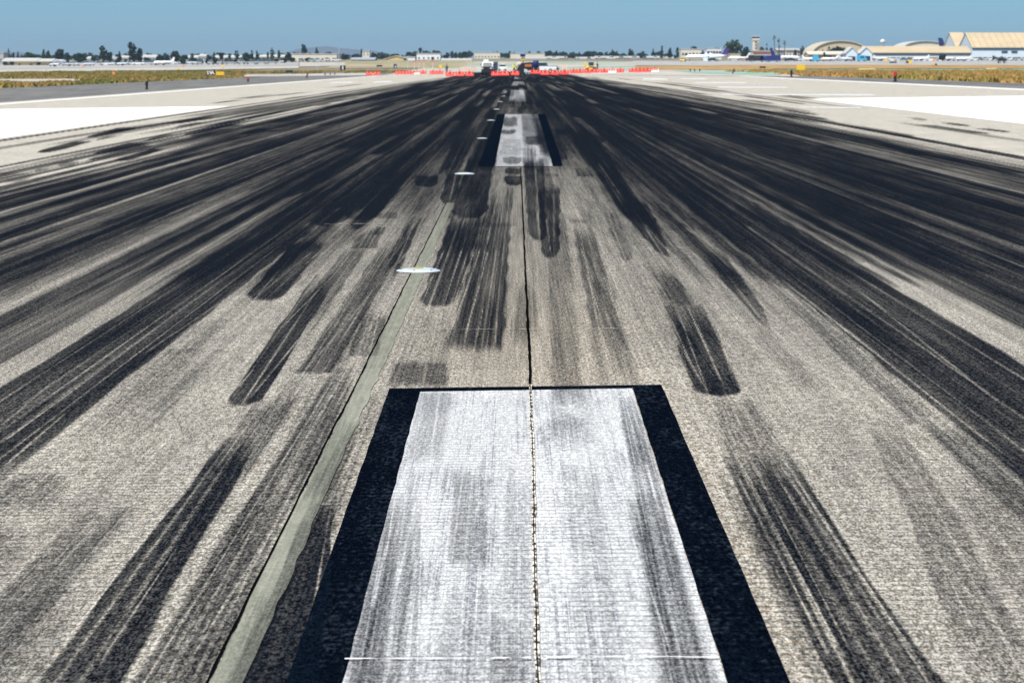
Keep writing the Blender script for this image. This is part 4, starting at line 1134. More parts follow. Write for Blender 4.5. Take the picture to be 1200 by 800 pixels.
t, W_, ev, tp, s = building('aircraft_hangar', 'huge white hangar with ribbed cream roof and two dark windows at far right', 'hangar', 1136, 1262, 39, 1240, 38, M_BLWL, M_TANR, 'ridge_x', 55.5, trim=M_BLTR)
for xc in (1173.5, 1185): MB().box(((xc - 1199) * s, -.1, ev - 2.4), (7 * s, .14, 1.0)).build('window', M_WIN, t)
for k in range(16): MB().tube([(-W_ / 2 + W_ * (k + .3) / 16, -.7, ev - .02), (-W_ / 2 + W_ * (k + .3) / 16, 19, ztop(39, 1259) - t.location.z + .12)], .22, 5).build('roof_rib', P('roof_seam', (.46, .36, .23), .8), t)
building('aircraft_hangar', 'white gabled hangar just left of and behind the huge cream roofed hangar', 'hangar', 1116.5, 1131, 38.7, 1285, 36, M_BLWL, M_TANR, 'ridge_x', 55)
t, W_, ev, tp, s = building('long_hangar', 'long low hangar with tan roof and blue trim in front of the big hangars', 'hangar', 1012, 1134.5, 54.6, 1190, 26, M_BWHT, M_TANR, 'ridge_x', 61.5, trim=M_BLTR)
building('small_hangar', 'left one of two small white gabled hangars with a black doorway', 'hangar', 989, 1002.6, 55.4, 1150, 14, M_BLWL, M_ROOFW, 'ridge_y', 62.4, door=[(0, .62, .55)])
building('small_hangar', 'right one of two small white gabled hangars with a black doorway', 'hangar', 1005.5, 1019.5, 55.4, 1150, 14, M_BLWL, M_ROOFW, 'ridge_y', 62.4, door=[(0, .66, .6)])
building('arched_hangar', 'large arched hangar with cream vaulted roof behind the small gabled hangars', 'hangar', 950, 1016, 48.8, 1420, 45, P('pale_tan_panels', (.50, .42, .30), .8), P('pale_tan_roof', (.54, .47, .36), .85, .15, .2), 'arch', 64)
building('arched_hangar', 'flat arched hangar with white roof left of the dark blue tail', 'hangar', 1056, 1108, 49.0, 1450, 40, M_CREAM, M_ROOFW, 'arch', 57)
building('long_hangar', 'tan roofed shed with dark openings beneath dark trees left of the small hangars', 'shed', 945, 990, 60.4, 1180, 14, M_TANR, M_CREAM, 'ridge_x', 63.2, door=[(-.3, .2, .7), (0, .2, .7), (.35, .2, .7)])
building('terminal_building', 'cream fronted building with maroon base below the control tower', 'building', 881, 905, 60.2, 1180, 14, M_CREAM, M_ROOFW, 'flat', wins=[(.1, .35, 5, .7)], trim=M_REDR)
building('office_building', 'pale office block left of the round green tree', 'building', 827, 844, 57.4, 1420, 16, M_BWHT, M_ROOFW, 'flat', wins=[(.55, .22, 5, .8)])
building('office_building', 'low cream block with dark trees in front, left of the white tents', 'building', 797, 822, 58.2, 1450, 16, M_CREAM, M_ROOFW, 'flat', wins=[(.4, .22, 6, .5)])
building('shed', 'beige shed behind the tail of the white cargo jet', 'shed', 854, 866, 63.8, 1240, 12, M_CREAM, M_TANR, 'flat')
for k, (x0, x1, yt, D, lab) in enumerate([(908, 918, 57, 1500, 'pale house right of the tall palms'), (919, 933, 57, 1520, 'pale long house between the palms and the dark bush'), (934, 949, 57.4, 1520, 'pale house left of the arched hangar'),
                               (697, 717, 66, 1500, 'white shed right of the dark round tree in the middle distance'), (719, 733, 66.2, 1500, 'white shed below two small trees in the middle distance'),
                               (734.5, 748, 66, 1500, 'white shed left of the thin cypress'), (757, 772, 66, 1500, 'white shed right of the thin cypress'),
                               (676, 696, 67, 1450, 'cream low shed left of the white sheds'), (641, 664, 66.2, 1500, 'pale grey shed behind the white pickup'),
                               (776, 788, 66.5, 1500, 'small white shed left of the cream block'), (606, 640, 67, 1520, 'long pale shed directly behind the paving machine')]):
    building('shed' if k > 2 else 'house', lab, 'shed' if k > 2 else 'house', x0, x1, yt, D, 10, [M_GREYW, M_CREAM, M_GREYW][k % 3], P('dull_roof', (.42, .42, .41), .8), 'ridge_x', yt + 1.6, wins=[(.3, .3, 4, .3)])
building('warehouse', 'long cream warehouse with low wings behind the left signs', 'warehouse', 336, 396, 63.8, 1300, 30, M_CREAM, M_ROOFW, 'flat', wins=[(.1, .3, 9, .35)], door=[(-.05, .06, .5), (.3, .05, .5)])
building('warehouse', 'white office block behind the red and white masts', 'warehouse', 489, 516.5, 63.4, 1350, 20, M_BWHT, M_ROOFW, 'flat', wins=[(.1, .3, 5, .3)])
building('warehouse', 'wide pale warehouse on the horizon above the white truck', 'warehouse', 556, 586, 62.2, 1700, 25, M_CREAM, M_ROOFW, 'flat', wins=[(.2, .2, 8, .4)])
building('warehouse', 'pale warehouse roof among trees above the paving machine', 'warehouse', 598, 641, 63.2, 1700, 25, M_CREAM, M_ROOFW, 'flat')
building('shed', 'tan gabled shed left of the white office block', 'shed', 453, 477, 65.2, 1250, 18, M_YWAL, M_TANR, 'ridge_y', 68.4)
building('shed', 'low pale shed between the tan gabled shed and the white block', 'shed', 474, 487, 67.3, 1250, 12, M_BWHT, M_ROOFW, 'flat')
building('shed', 'low blue grey shed with wide roof below the white twin tower', 'shed', 413, 440, 67.6, 1200, 16, M_GREYW, P('blue_grey_roof', (.34, .37, .42), .7), 'ridge_x', 69.5)
building('apartment_tower', 'white twin topped tower block beside a dark cypress', 'building', 425.5, 434, 60.2, 1600, 12, M_CREAM, M_ROOFW, 'flat', wins=[(.5, .12, 2, .3), (.75, .12, 2, .3)])
building('shed', 'long low cream shed beyond the green clad worker', 'shed', 518, 553, 68.8, 1200, 14, M_CREAM, M_ROOFW, 'ridge_x', 70.2)
for k, (x0, x1, yt, D, lab) in enumerate([(-10, 7.5, 62.5, 1050, 'grey building cut by the left edge of the view'), (222, 234, 65, 1300, 'white house among trees right of the leftmost big trees'), (236, 243, 63.6, 1300, 'bright white house among the left trees'),
                               (254, 268, 65, 1300, 'pale house with trees before it, left of centre left'), (272, 284, 65, 1300, 'white house between two dark trees above the yellow sign'),
                               (296.5, 302, 64.5, 1280, 'narrow pale house end above the red topped light'), (306, 335, 64.4, 1350, 'long pale building behind the green hedge')]):
    building('house', lab, 'house', x0, x1, yt, D, 10, [M_GREYW, M_BWHT, M_BWHT, M_CREAM, M_BWHT, M_BWHT, M_CREAM][k], M_ROOFW, 'ridge_x' if k else 'flat', yt + 2, wins=[(.3, .3, 3, .3)])
building('hangar_row', 'white roofed hangar row with yellow walls at the far left', 'hangar', 6, 46, 68.2, 1000, 16, M_YWAL, M_ROOFW, 'ridge_x', 71, door=[(-.42, .12, .9), (-.22, .12, .8)], wins=[(.05, .3, 3, .2)])
building('hangar_row', 'shorter white roofed hangar with yellow wall beside the hangar row', 'hangar', 47.5, 64, 69, 1000, 14, M_YWAL, M_ROOFW, 'ridge_x', 71.3, door=[(-.4, .15, .8), (.4, .15, .8)])
building('small_hangar', 'white round fronted shelter under the big dark left tree', 'hangar', 67, 75, 71.2, 980, 8, M_BWHT, M_BWHT, 'arch', 74)
building('small_hangar', 'white gabled hangar between two dark trees at left', 'hangar', 123, 137, 65, 1150, 12, M_BWHT, M_ROOFW, 'ridge_y', 68.6)
building('small_hangar', 'pale hangar half hidden by the tallest left tree', 'hangar', 141, 153, 65.5, 1180, 12, M_CREAM, M_ROOFW, 'ridge_x', 67)
building('house', 'white house just right of the tallest left tree', 'house', 169, 185, 64.6, 1250, 10, M_BWHT, M_ROOFW, 'ridge_x', 66.6, wins=[(.35, .3, 3, .3)])
building('house', 'small white house left of the tall tree pair', 'house', 105, 112, 66.5, 1250, 10, M_BWHT, M_ROOFW, 'ridge_x', 68.2)
# tents
for px, lab in [(826, 'left peak of the pale tents below the office block'), (831.2, 'right peak of the pale tents below the office block')]:
    D = 1110; loc = at(px, D); t = thing('peaked_tent', lab, 'tent', loc, 0, 'pale peaked tents'); h = ztop(61.5, D) - loc.z
    MB().add([(-1.3, -1.3, h * .5), (1.3, -1.3, h * .5), (1.3, 1.3, h * .5), (-1.3, 1.3, h * .5), (0, 0, h)], [(0, 1, 4), (1, 2, 4), (2, 3, 4), (3, 0, 4), (3, 2, 1, 0)]).build('canopy', M_BLWL, t)
    MB().box((0, 0, h * .25), (2.3, 2.3, h * .5)).build('side_wall', M_BLWL, t)
# control tower
D = 1350; loc = at(883.5, D); s = D / F
t = thing('control_tower', 'cream control tower with dark glazed cab left of the palms', 'control tower', loc)
h = ztop(48, D) - loc.z
MB().box((0, 0, h / 2), (3.2, 3.2, h)).build('shaft', M_CREAM, t)
for z in np.linspace(h * .45, h * .9, 4): MB().box((.1, -1.64, z), (1.0, .1, .8)).build('window', M_WIN, t)
MB().box((1.0, -1.7, h * .45), (1.3, .3, h * .9)).build('stair_panel', P('dark_tan_panel', (.33, .27, .2), .9), t)  # panel in a darker tan than the shaft
MB().prism([(-1.7, h), (1.7, h), (2.0, h + 1.0), (-2.0, h + 1.0)], -1.9, 1.9).build('gallery', M_CREAM, t)
c_ = MB().prism([(-1.7, h + 1.0), (1.7, h + 1.0), (2.05, h + 1.9), (-2.05, h + 1.9)], -1.9, 1.9).build('cab', M_WIN, t)
MB().box((0, 0, h + 2.1), (4.4, 4.2, .4)).build('roof', M_ROOFW, t)
MB().tube([(.3, 0, h + 2.3), (.3, 0, h + 3.6)], .06, 6).build('mast', M_STEEL, t)
# water tank in the haze
D = 1800; loc = at(1031.5, D); h = ztop(46.5, D) - loc.z
t = thing('water_tower', 'small white round tank on legs over the long hangar roof', 'water tower', loc)
MB().tube([(0, 0, h - 3), (0, 0, h - 2.4), (0, 0, h - .8), (0, 0, h)], [.6, 1.6, 1.7, .3], 16).build('tank', M_BWHT, t, True)
for x in (-.9, .9):
    for y in (-.9, .9): MB().tube([(x * 1.3, y * 1.3, 0), (x, y, h - 2.4)], .12, 6).build('leg', M_STEEL, t)

# ------------------------------------------------------------------ aircraft
def aircraft(label, px, D, L, rz, fin, body=M_WHI, hf=None, group=None, fus=.065):
    loc = at(px, D); t = thing('parked_aircraft', label, 'aircraft', loc, rz, group)
    r = L * fus; z = r * 1.9
    xs = [-.5, -.46, -.38, -.2, .2, .38, .46, .5]; rs = [.12, .3, .65, 1, 1, .95, .55, .08]; zs = [.6, .5, .3, 0, 0, 0, -.15, -.25]
    MB().tube([(x * L, 0, z + q * r) for x, q in zip(xs, zs)], [r * q for q in rs], 14).build('fuselage', body, t, True)
    for sg in (-1, 1):
        MB().add([(.10 * L, sg * r * .6, z - r * .4), (-.10 * L, sg * r * .6, z - r * .4), (-.22 * L, sg * L * .42, z), (-.14 * L, sg * L * .42, z),
                  (.10 * L, sg * r * .6, z - r * .4 + .25), (-.10 * L, sg * r * .6, z - r * .4 + .2), (-.22 * L, sg * L * .42, z + .1), (-.14 * L, sg * L * .42, z + .1)],
                 [(0, 1, 2, 3), (7, 6, 5, 4), (0, 4, 5, 1), (1, 5, 6, 2), (2, 6, 7, 3), (3, 7, 4, 0)]).build('wing', body, t)
        MB().add([(-.40 * L, 0, z + r * .5), (-.48 * L, 0, z + r * .5), (-.52 * L, sg * L * .15, z + r * .6), (-.47 * L, sg * L * .15, z + r * .6),
                  (-.40 * L, 0, z + r * .5 + .12), (-.48 * L, 0, z + r * .5 + .12), (-.52 * L, sg * L * .15, z + r * .6 + .08), (-.47 * L, sg * L * .15, z + r * .6 + .08)],
                 [(0, 1, 2, 3), (7, 6, 5, 4), (0, 4, 5, 1), (1, 5, 6, 2), (2, 6, 7, 3), (3, 7, 4, 0)]).build('tailplane', body, t)
        MB().tube([(.10 * L, sg * L * .16, z - r * .9), (.07 * L, sg * L * .16, z - r * .9), (-.05 * L, sg * L * .16, z - r * .9)], [r * .38, r * .45, r * .28], 12).build('engine', M_GRY, t, True)
        MB().tube([(0, sg * r * .7, z - r * .6), (0, sg * r * .7, .3)], .1, 6).disc((0, sg * r * .7, .35), .35, .25, 'y', 12).build('landing_gear', M_BLM, t)
    hf = hf or L * .17
    MB().prism([(-.33 * L, z + r * .7), (-.49 * L, z + r * .7), (-.54 * L, z + r + hf), (-.46 * L, z + r + hf)], -.15, .15).build('tail_fin', fin, t)
    MB().tube([(.38 * L, 0, z - r * .6), (.38 * L, 0, .3)], .08, 6).disc((.38 * L, 0, .3), .3, .2, 'y', 12).build('nose_gear', M_BLM, t)
    MB().box((.455 * L, 0, z + r * .15), (r * .35, r * .8, r * .22)).build('cockpit_window', M_GLS, t)
    return t
aircraft('white cargo jet with purple tail fin parked below the round green tree', 826, 1150, 19, R(180 - 6), M_PUR, hf=2.6, fus=.05)
aircraft('white jet with white tail fin close right of the purple tailed jet', 864, 1180, 10, R(176), M_WHI, hf=1.8, fus=.06)
aircraft('white jet with deep blue tail fin parked in front of the pale houses', 919, 1090, 12.5, R(6), M_NAVY, hf=2.7, fus=.065)
aircraft('aircraft whose dark blue tail fin shows above the long tan roof', 1127, 1330, 26, R(8), M_NAVY, hf=6.4, fus=.06)
aircraft('small white jet parked on the left apron', 194, 880, 7.0, R(185), M_WHI, hf=1.2, fus=.075)
pr = aircraft('small pale propeller plane on the left apron, leftmost of the row', 67, 860, 4.6, R(150), M_GRY, body=P('pale_grey_paint', (.55, .62, .66), .5), hf=.8, fus=.08, group='small planes parked on the left apron')
for px, D, rz, lab in [(84, 900, 30, 'small plane on the left apron below the round dark tree'), (108, 900, 200, 'small plane on the left apron left of the tall tree pair'),
                       (146, 900, 160, 'small plane on the left apron below the tallest tree'), (228, 930, 10, 'small plane on the left apron right of the white jet')]:
    dup(pr, at(px, D), R(rz), lab)
ap = aircraft('small plane before the long hangar, leftmost of those on the right apron', 1030, 1120, 7, R(20), M_WHI, hf=1.0, fus=.08, group='small planes parked on the right apron')
for px, D, rz, lab in [(1076, 1120, 165, 'small plane before the middle of the long hangar'), (1108, 1120, 25, 'small plane before the right end of the long hangar'), (1126, 1100, 190, 'small plane at the corner of the huge hangar'), (970, 1080, 170, 'small plane before the shed with dark openings'), (948, 1040, 10, 'small plane right of the blue tailed jet'), (989, 1080, 30, 'small plane before the left small hangar')]:
    dup(ap, at(px, D), R(rz), lab)
# black tug with boom
t = thing('aircraft_tug', 'black tug with rising boom on the right apron in front of the huge hangar', 'tug', at(1171, 860), R(0))
MB().prism([(-1.3, .75), (1.1, .75), (1.6, 1.5), (1.1, 1.6), (.6, 1.45), (.2, 1.8), (-.6, 1.85), (-1.3, 1.5)], -.7, .7).build('body', M_BLM, t, bevel=.05)
MB().prism([(-.55, 1.84), (.15, 1.8), (.0, 2.35), (-.4, 2.35)], -.6, .6).build('cab', P('dull_plum_glass', (.10, .07, .10), .4), t)
wheels(t, (-1.0, .85), (-.6, .6), .42, .3)
MB().tube([(-1.3, 0, 1.2), (-2.0, 0, 1.6), (-2.3, 0, 2.2)], [.1, .16, .2], 8).build('boom', M_BLM, t)
# other apron vehicles
VH = [('black car with orange tail on the right apron below the blue tailed jet', 926, 1060, M_BLM, 0), ('maroon car on the apron left of the black one', 878, 1080, M_RED, 35),
      ('yellow car on the apron left of the white cargo jet', 799.5, 1040, M_YEL, 78), ('black low car in front of the white cargo jet', 834.5, 1060, M_BLM, 0)]
for lab, px, D, mt, rz in VH: c0 = car(lab, at(px, D), R(rz), mt, None)
def van(label, loc, rz, mat, group=None, L=6.5, Hh=2.6):
    t = thing('parked_van', label, 'van', loc, rz, group)
    MB().prism([(-L / 2, .4), (L / 2, .4), (L / 2 + .05, 1.2), (L / 2 - .5, 1.5), (L / 2 - 1.1, Hh - .1), (-L / 2, Hh)], -1, 1).build('body', mat, t, bevel=.05)
    MB().prism([(L / 2 - .53, 1.52), (L / 2 - 1.05, Hh - .25), (L / 2 - .95, Hh - .25), (L / 2 - .43, 1.52)], -.85, .85).build('windscreen', M_GLS, t)
    MB().box((0, -1.01, 1.7), (L * .4, .04, .6)).build('side_window', M_GLS, t)
    wheels(t, (-L * .3, L * .3), (-.9, .9), .4, .25); return t
van('black van parked below the maroon based building', at(885.3, 1010), 0, M_BLM)
van('blue van parked right of the black one', at(895.5, 1010), 0, M_BLUE, L=4.5)
van('deep blue long van parked below the navy tail fin', at(903, 1005), R(180), M_NAVY)
van('sky blue van on the right apron left of the small hangars', at(953.5, 1020), R(90), P('sky_blue_paint', (.05, .35, .6), .4), L=4)
van('bright blue van before the doorway of the right small hangar', at(1007.5, 1060), 0, P('sky_blue_paint', (.05, .35, .6), .4), L=4)
# rows of cars
MC = [M_WHI, M_GRY, P('silver_paint', (.45, .48, .52), .35), P('slate_paint', (.10, .14, .18), .35), P('pale_blue_paint', (.40, .50, .58), .35)]
NM = ['white', 'grey', 'silver', 'slate', 'pale blue']
protoc = {}
def cars(xs, D, where, group):
    for i, px in enumerate(xs):
        c = (i * 3 + int(px)) % 5; lab = '%s car parked %s' % (NM[c], where); loc = at(px + random.uniform(-1, 1), D + random.uniform(-6, 6)); rz = R(random.choice([88, 92, 3, 178]) + random.uniform(-6, 6))
        if c in protoc: dup(protoc[c], loc, rz, lab, group)
        else: protoc[c] = car(lab, loc, rz, MC[c], group)
cars(np.arange(1018, 1135, 6.3), 1150, 'in the row before the long hangar', 'cars before the long hangar')
cars(np.arange(1140, 1230, 5.6), 1180, 'in the row before the huge hangar', 'cars before the huge hangar')
cars(np.arange(940, 1000, 7.7), 1120, 'in the row before the small hangars', 'cars before the small hangars')
cars(np.arange(70, 190, 9.5), 960, 'on the left apron below the trees', 'cars on the left apron')
cars(np.arange(12, 330, 11.3), 1040, 'in the far row on the left apron', 'cars in the far row on the left apron')
cars(np.arange(236, 332, 12), 900, 'on the left apron below the hedge', 'cars below the left hedge')
cars(np.arange(345, 400, 10), 1180, 'before the long cream warehouse', 'cars before the cream warehouse')
cars(np.arange(650, 780, 13), 1380, 'before the distant white sheds', 'cars before the distant sheds')

# ------------------------------------------------------------------ trees
def leaf_mesh(name, lumps, n, size, mat, parent, seed):
    rg = np.random.default_rng(seed)
    L = np.array(lumps, float); vol = L[:, 3] * L[:, 4] * L[:, 5]; pk = rg.choice(len(L), n, p=vol / vol.sum())
    d = rg.normal(size=(n, 3)); d /= np.linalg.norm(d, axis=1)[:, None]
    rad = rg.random(n) ** .42
    c = L[pk, :3] + d * rad[:, None] * L[pk, 3:6]
    # clumps: pull the leaves towards random cluster points
    k = max(12, n // 16); cl = c[rg.integers(0, n, k)]
    near = ((c[:, None, :] - cl[None]) ** 2).sum(-1).argmin(1); c = c * .55 + cl[near] * .45
    a = rg.normal(size=(n, 3)); a /= np.linalg.norm(a, axis=1)[:, None]
    b = np.cross(a, rg.normal(size=(n, 3))); b /= np.linalg.norm(b, axis=1)[:, None]
    s = size * rg.uniform(.6, 1.4, n)[:, None]
    q = np.stack([c - a * s, c - b * s * .7, c + a * s, c + b * s * .7], 1).reshape(-1, 3).astype(np.float32)
    me = bpy.data.meshes.new(name); me.vertices.add(len(q)); me.vertices.foreach_set('co', q.ravel())
    me.loops.add(len(q)); me.loops.foreach_set('vertex_index', np.arange(len(q), dtype=np.int32))
    me.polygons.add(n); me.polygons.foreach_set('loop_start', np.arange(0, len(q), 4, dtype=np.int32)); me.update(calc_edges=True)
    me.materials.append(mat); o = bpy.data.objects.new(name, me); COL.objects.link(o)
    if parent: o.parent = parent
    return o
F_D = foliage('dark_leaves', (.008, .024, .016), (.020, .042, .020)); F_G = foliage('green_leaves', (.018, .046, .013), (.042, .080, .024))
F_B = foliage('blue_green_leaves', (.011, .032, .028), (.022, .048, .036)); F_O = foliage('olive_leaves', (.05, .06, .025), (.09, .09, .04))
TREES = [
 (13.5, 2.6, 56.8, 1200, 'c', F_B, 'thin cypress at the far left, tallest of three'), (19.2, 2.6, 60.2, 1210, 'c', F_B, 'middle one of three thin cypresses at far left'), (24.2, 2.6, 60.2, 1220, 'c', F_B, 'rightmost of three thin cypresses at far left'),
 (38, 20, 60.3, 1060, 'r', F_G, 'broad green tree above the hangar row at far left'), (57, 18, 63, 1090, 'r', F_G, 'low dark green trees right of the broad one at far left'),
 (54.4, 3.2, 57, 1180, 'c', F_D, 'left one of two dark upright trees above the low bushes'), (59.5, 4.2, 57.4, 1180, 'c', F_D, 'right one of two dark upright trees above the low bushes'),
 (72.6, 13, 55.8, 1060, 'r', F_D, 'tall dark tree above the white round fronted shelter'), (82.4, 4.5, 61, 1120, 'c', F_B, 'slim tree between the tall dark tree and the round one'),
 (96.5, 17.5, 61, 1050, 'r', F_D, 'round dark tree left of the tall tree pair'), (113, 8, 64.5, 1120, 'r', F_B, 'small bluish tree beside the small white house'),
 (124, 10, 53, 1100, 't', F_D, 'tall leaning dark tree left of the gabled white hangar'), (130.5, 8, 60, 1110, 'r', F_D, 'lower dark tree against the tall leaning one'),
 (132.5, 7, 68, 1060, 'r', F_G, 'green bush before the gabled white hangar'), (142.6, 7, 59.5, 1110, 'n', F_D, 'pointed dark tree between the hangars and the tallest tree'),
 (157.5, 11, 47.6, 1110, 't', F_D, 'tallest tree on the left, with an uneven top'), (166, 9.5, 55, 1115, 'r', F_D, 'dark tree leaning on the tallest left tree'),
 (174.5, 9, 66.5, 1090, 'r', F_G, 'green bush right of the tallest left tree'), (175, 4, 61, 1300, 'r', F_O, 'small olive tree behind the white house on the left'), (189, 12, 63.6, 1100, 'r', F_D, 'wide low dark tree above the white jet'),
 (207.3, 12, 58, 1080, 'r', F_D, 'round dark tree right of the white jet'), (198, 7, 64.5, 1120, 'r', F_B, 'low tree left of the round dark tree by the jet'),
 (219, 9, 63, 1180, 'r', F_D, 'dark tree at the edge of the houses left of the black sign'), (227.5, 5.5, 61, 1230, 'r', F_B, 'bluish tree behind the first white house'), (228, 12, 68, 1080, 'r', F_D, 'wide bush low beneath the first white house'),
 (246.5, 7, 63.5, 1200, 'r', F_O, 'olive tree right of the bright white house'), (252.7, 6.2, 60, 1180, 'n', F_D, 'pointed tree left of the flat topped one'), (261.5, 8, 61.4, 1180, 'f', F_D, 'flat topped dark tree above the yellow sign'),
 (271, 3, 62.5, 1220, 'c', F_B, 'slim tree right of the flat topped one'), (280, 6, 58.5, 1190, 't', F_B, 'tall bluish tree above the white house with two trees'),
 (291, 10, 62.5, 1120, 'r', F_D, 'dark tree above the red topped light'), (297, 5, 58, 1200, 'n', F_D, 'left one of two peaked trees above the red topped light'), (303, 6, 58, 1200, 'n', F_D, 'right one of two peaked trees above the red topped light'),
 (315.6, 3, 60, 1260, 'c', F_B, 'thin tree left of the blocky tall one'), (320.8, 5.5, 56, 1240, 't', F_B, 'blocky tall tree above the long pale building'), (328.5, 3.5, 58, 1260, 'c', F_B, 'thin tree right of the blocky tall one'), (339.5, 9, 60, 1250, 'r', F_B, 'round tree at the left end of the cream warehouse'),
 (344, 8, 67.5, 1100, 'r', F_D, 'dark bush at the left end of the cream warehouse front'), (358, 8, 51.5, 1350, 't', F_B, 'tall loose tree rising behind the cream warehouse'), (372.5, 8, 55.8, 1350, 'n', F_D, 'dark cone shaped tree behind the cream warehouse'),
 (386, 13, 60.3, 1350, 'r', F_D, 'wide low tree behind the right part of the cream warehouse'), (361, 3.4, 68, 1150, 'r', F_D, 'small bush before the cream warehouse'),
 (424.7, 2.4, 57, 1500, 'c', F_D, 'dark cypress left of the white twin tower'), (406, 9, 63, 1350, 'r', F_D, 'low tree right of the cream warehouse'), (416, 8, 63.5, 1380, 'r', F_B, 'low bluish tree left of the cypress by the twin tower'),
 (440, 10, 62.6, 1400, 'r', F_D, 'dark tree right of the white twin tower'), (449, 9, 64, 1400, 'r', F_D, 'dark tree left of the tan gabled shed'), (464, 12, 62.6, 1400, 'r', F_G, 'tree behind the tan gabled shed'),
 (479, 6, 60.5, 1420, 'r', F_B, 'tree right of the tan gabled shed'), (493.3, 5, 56, 1450, 'f', F_D, 'flat crowned tree above the white office block'), (499.5, 4, 60, 1450, 'r', F_O, 'small olive tree above the white office block'),
 (507.5, 4, 67, 1250, 'r', F_D, 'small bush before the white office block'), (523, 8, 64, 1450, 'r', F_D, 'tree right of the white office block'), (534.5, 4, 61, 1450, 'c', F_B, 'slim tree above the cream shed in the middle'),
 (546, 11, 60, 1450, 'r', F_D, 'bulky dark tree left of the wide pale warehouse'), (540, 7, 64, 1430, 'r', F_G, 'green tree below the bulky dark one'), (595, 10, 61.5, 1750, 'r', F_B, 'tree between the two pale warehouses'),
 (641, 7, 60, 1600, 'r', F_B, 'tree above the pale grey shed'), (650.5, 7, 59.5, 1600, 'r', F_D, 'tree right above the pale grey shed'), (660, 9, 61, 1600, 'r', F_D, 'low tree left of the round dark middle tree'),
 (678.5, 3, 60.5, 1600, 'r', F_B, 'small round tree just left of the round dark middle tree'), (688.5, 10.5, 59, 1480, 'r', F_D, 'round dark tree in the middle distance right of the runway end'), (702, 11, 60.5, 1600, 'r', F_B, 'wide bluish tree right of the round dark middle tree'),
 (717, 5.5, 57.6, 1560, 'n', F_D, 'left one of two small peaked trees above the white sheds'), (722.5, 4, 58.8, 1560, 'n', F_D, 'right one of two small peaked trees above the white sheds'), (737.4, 4, 56.2, 1540, 'c', F_D, 'thin dark cypress between the white sheds'),
 (750, 12, 61, 1560, 'r', F_B, 'wide low tree right of the cypress among the sheds'), (764.5, 5, 57, 1520, 'n', F_D, 'pointed tree left of the taller cypress pair'), (774.7, 3.2, 52.6, 1500, 'c', F_D, 'tall thin cypress left of the broad conifer'),
 (784, 7.5, 54.6, 1490, 'n', F_D, 'broad conifer left of the cream block'), (792.6, 4, 54.8, 1490, 'c', F_D, 'thin conifer at the edge of the cream block'), (811, 11, 53.2, 1560, 'r', F_D, 'dark tree crowns above the cream block'),
 (837, 11, 54.6, 1560, 'r', F_B, 'bluish tree crowns above the office block'), (821.6, 4, 58, 1400, 'r', F_G, 'green tree between the two office blocks'), (803, 4, 62, 1400, 'r', F_D, 'bush before the cream block, the left one'), (811.5, 4, 62, 1400, 'r', F_D, 'bush before the cream block, the right one'),
 (856.5, 25, 45.3, 1300, 'r', F_G, 'large round green tree left of the control tower'), (872.5, 9.5, 53.6, 1290, 'r', F_D, 'dark tree between the round green one and the tower'), (866, 6, 50.5, 1330, 'o', F_O, 'thin olive tree at the right side of the round green tree'),
 (890.5, 7, 55, 1420, 'o', F_O, 'faint bare tree right of the control tower'), (896.8, 5.5, 50.6, 1330, 'n', F_D, 'dark pointed tree right of the control tower'), (901.5, 6, 54, 1320, 'r', F_G, 'green tree left of the navy tail fin'),
 (938, 6.5, 53, 1480, 'r', F_B, 'bluish tree above the pale houses'), (949, 5, 55, 1460, 'r', F_D, 'dark tree left of the arched hangar'), (930, 4, 57, 1450, 'r', F_D, 'small tree between the pale houses'),
 (962, 4, 56.4, 1250, 'n', F_D, 'small pointed tree before the arched hangar'), (969, 8, 53.4, 1300, 'n', F_D, 'dark tree before the white side of the arched hangar'), (980, 26, 53.4, 1300, 'r', F_D, 'wide dark trees before the arched hangar'), (963.7, 2.6, 60.5, 1150, 'r', F_D, 'small dark bush in front of the tan roofed shed'),
 (1101, 10, 63.4, 1100, 'r', F_B, 'bluish bush before the right end of the long hangar'), (1161, 3.2, 65, 1100, 'r', F_B, 'small bluish bush left of the black tug'),
]
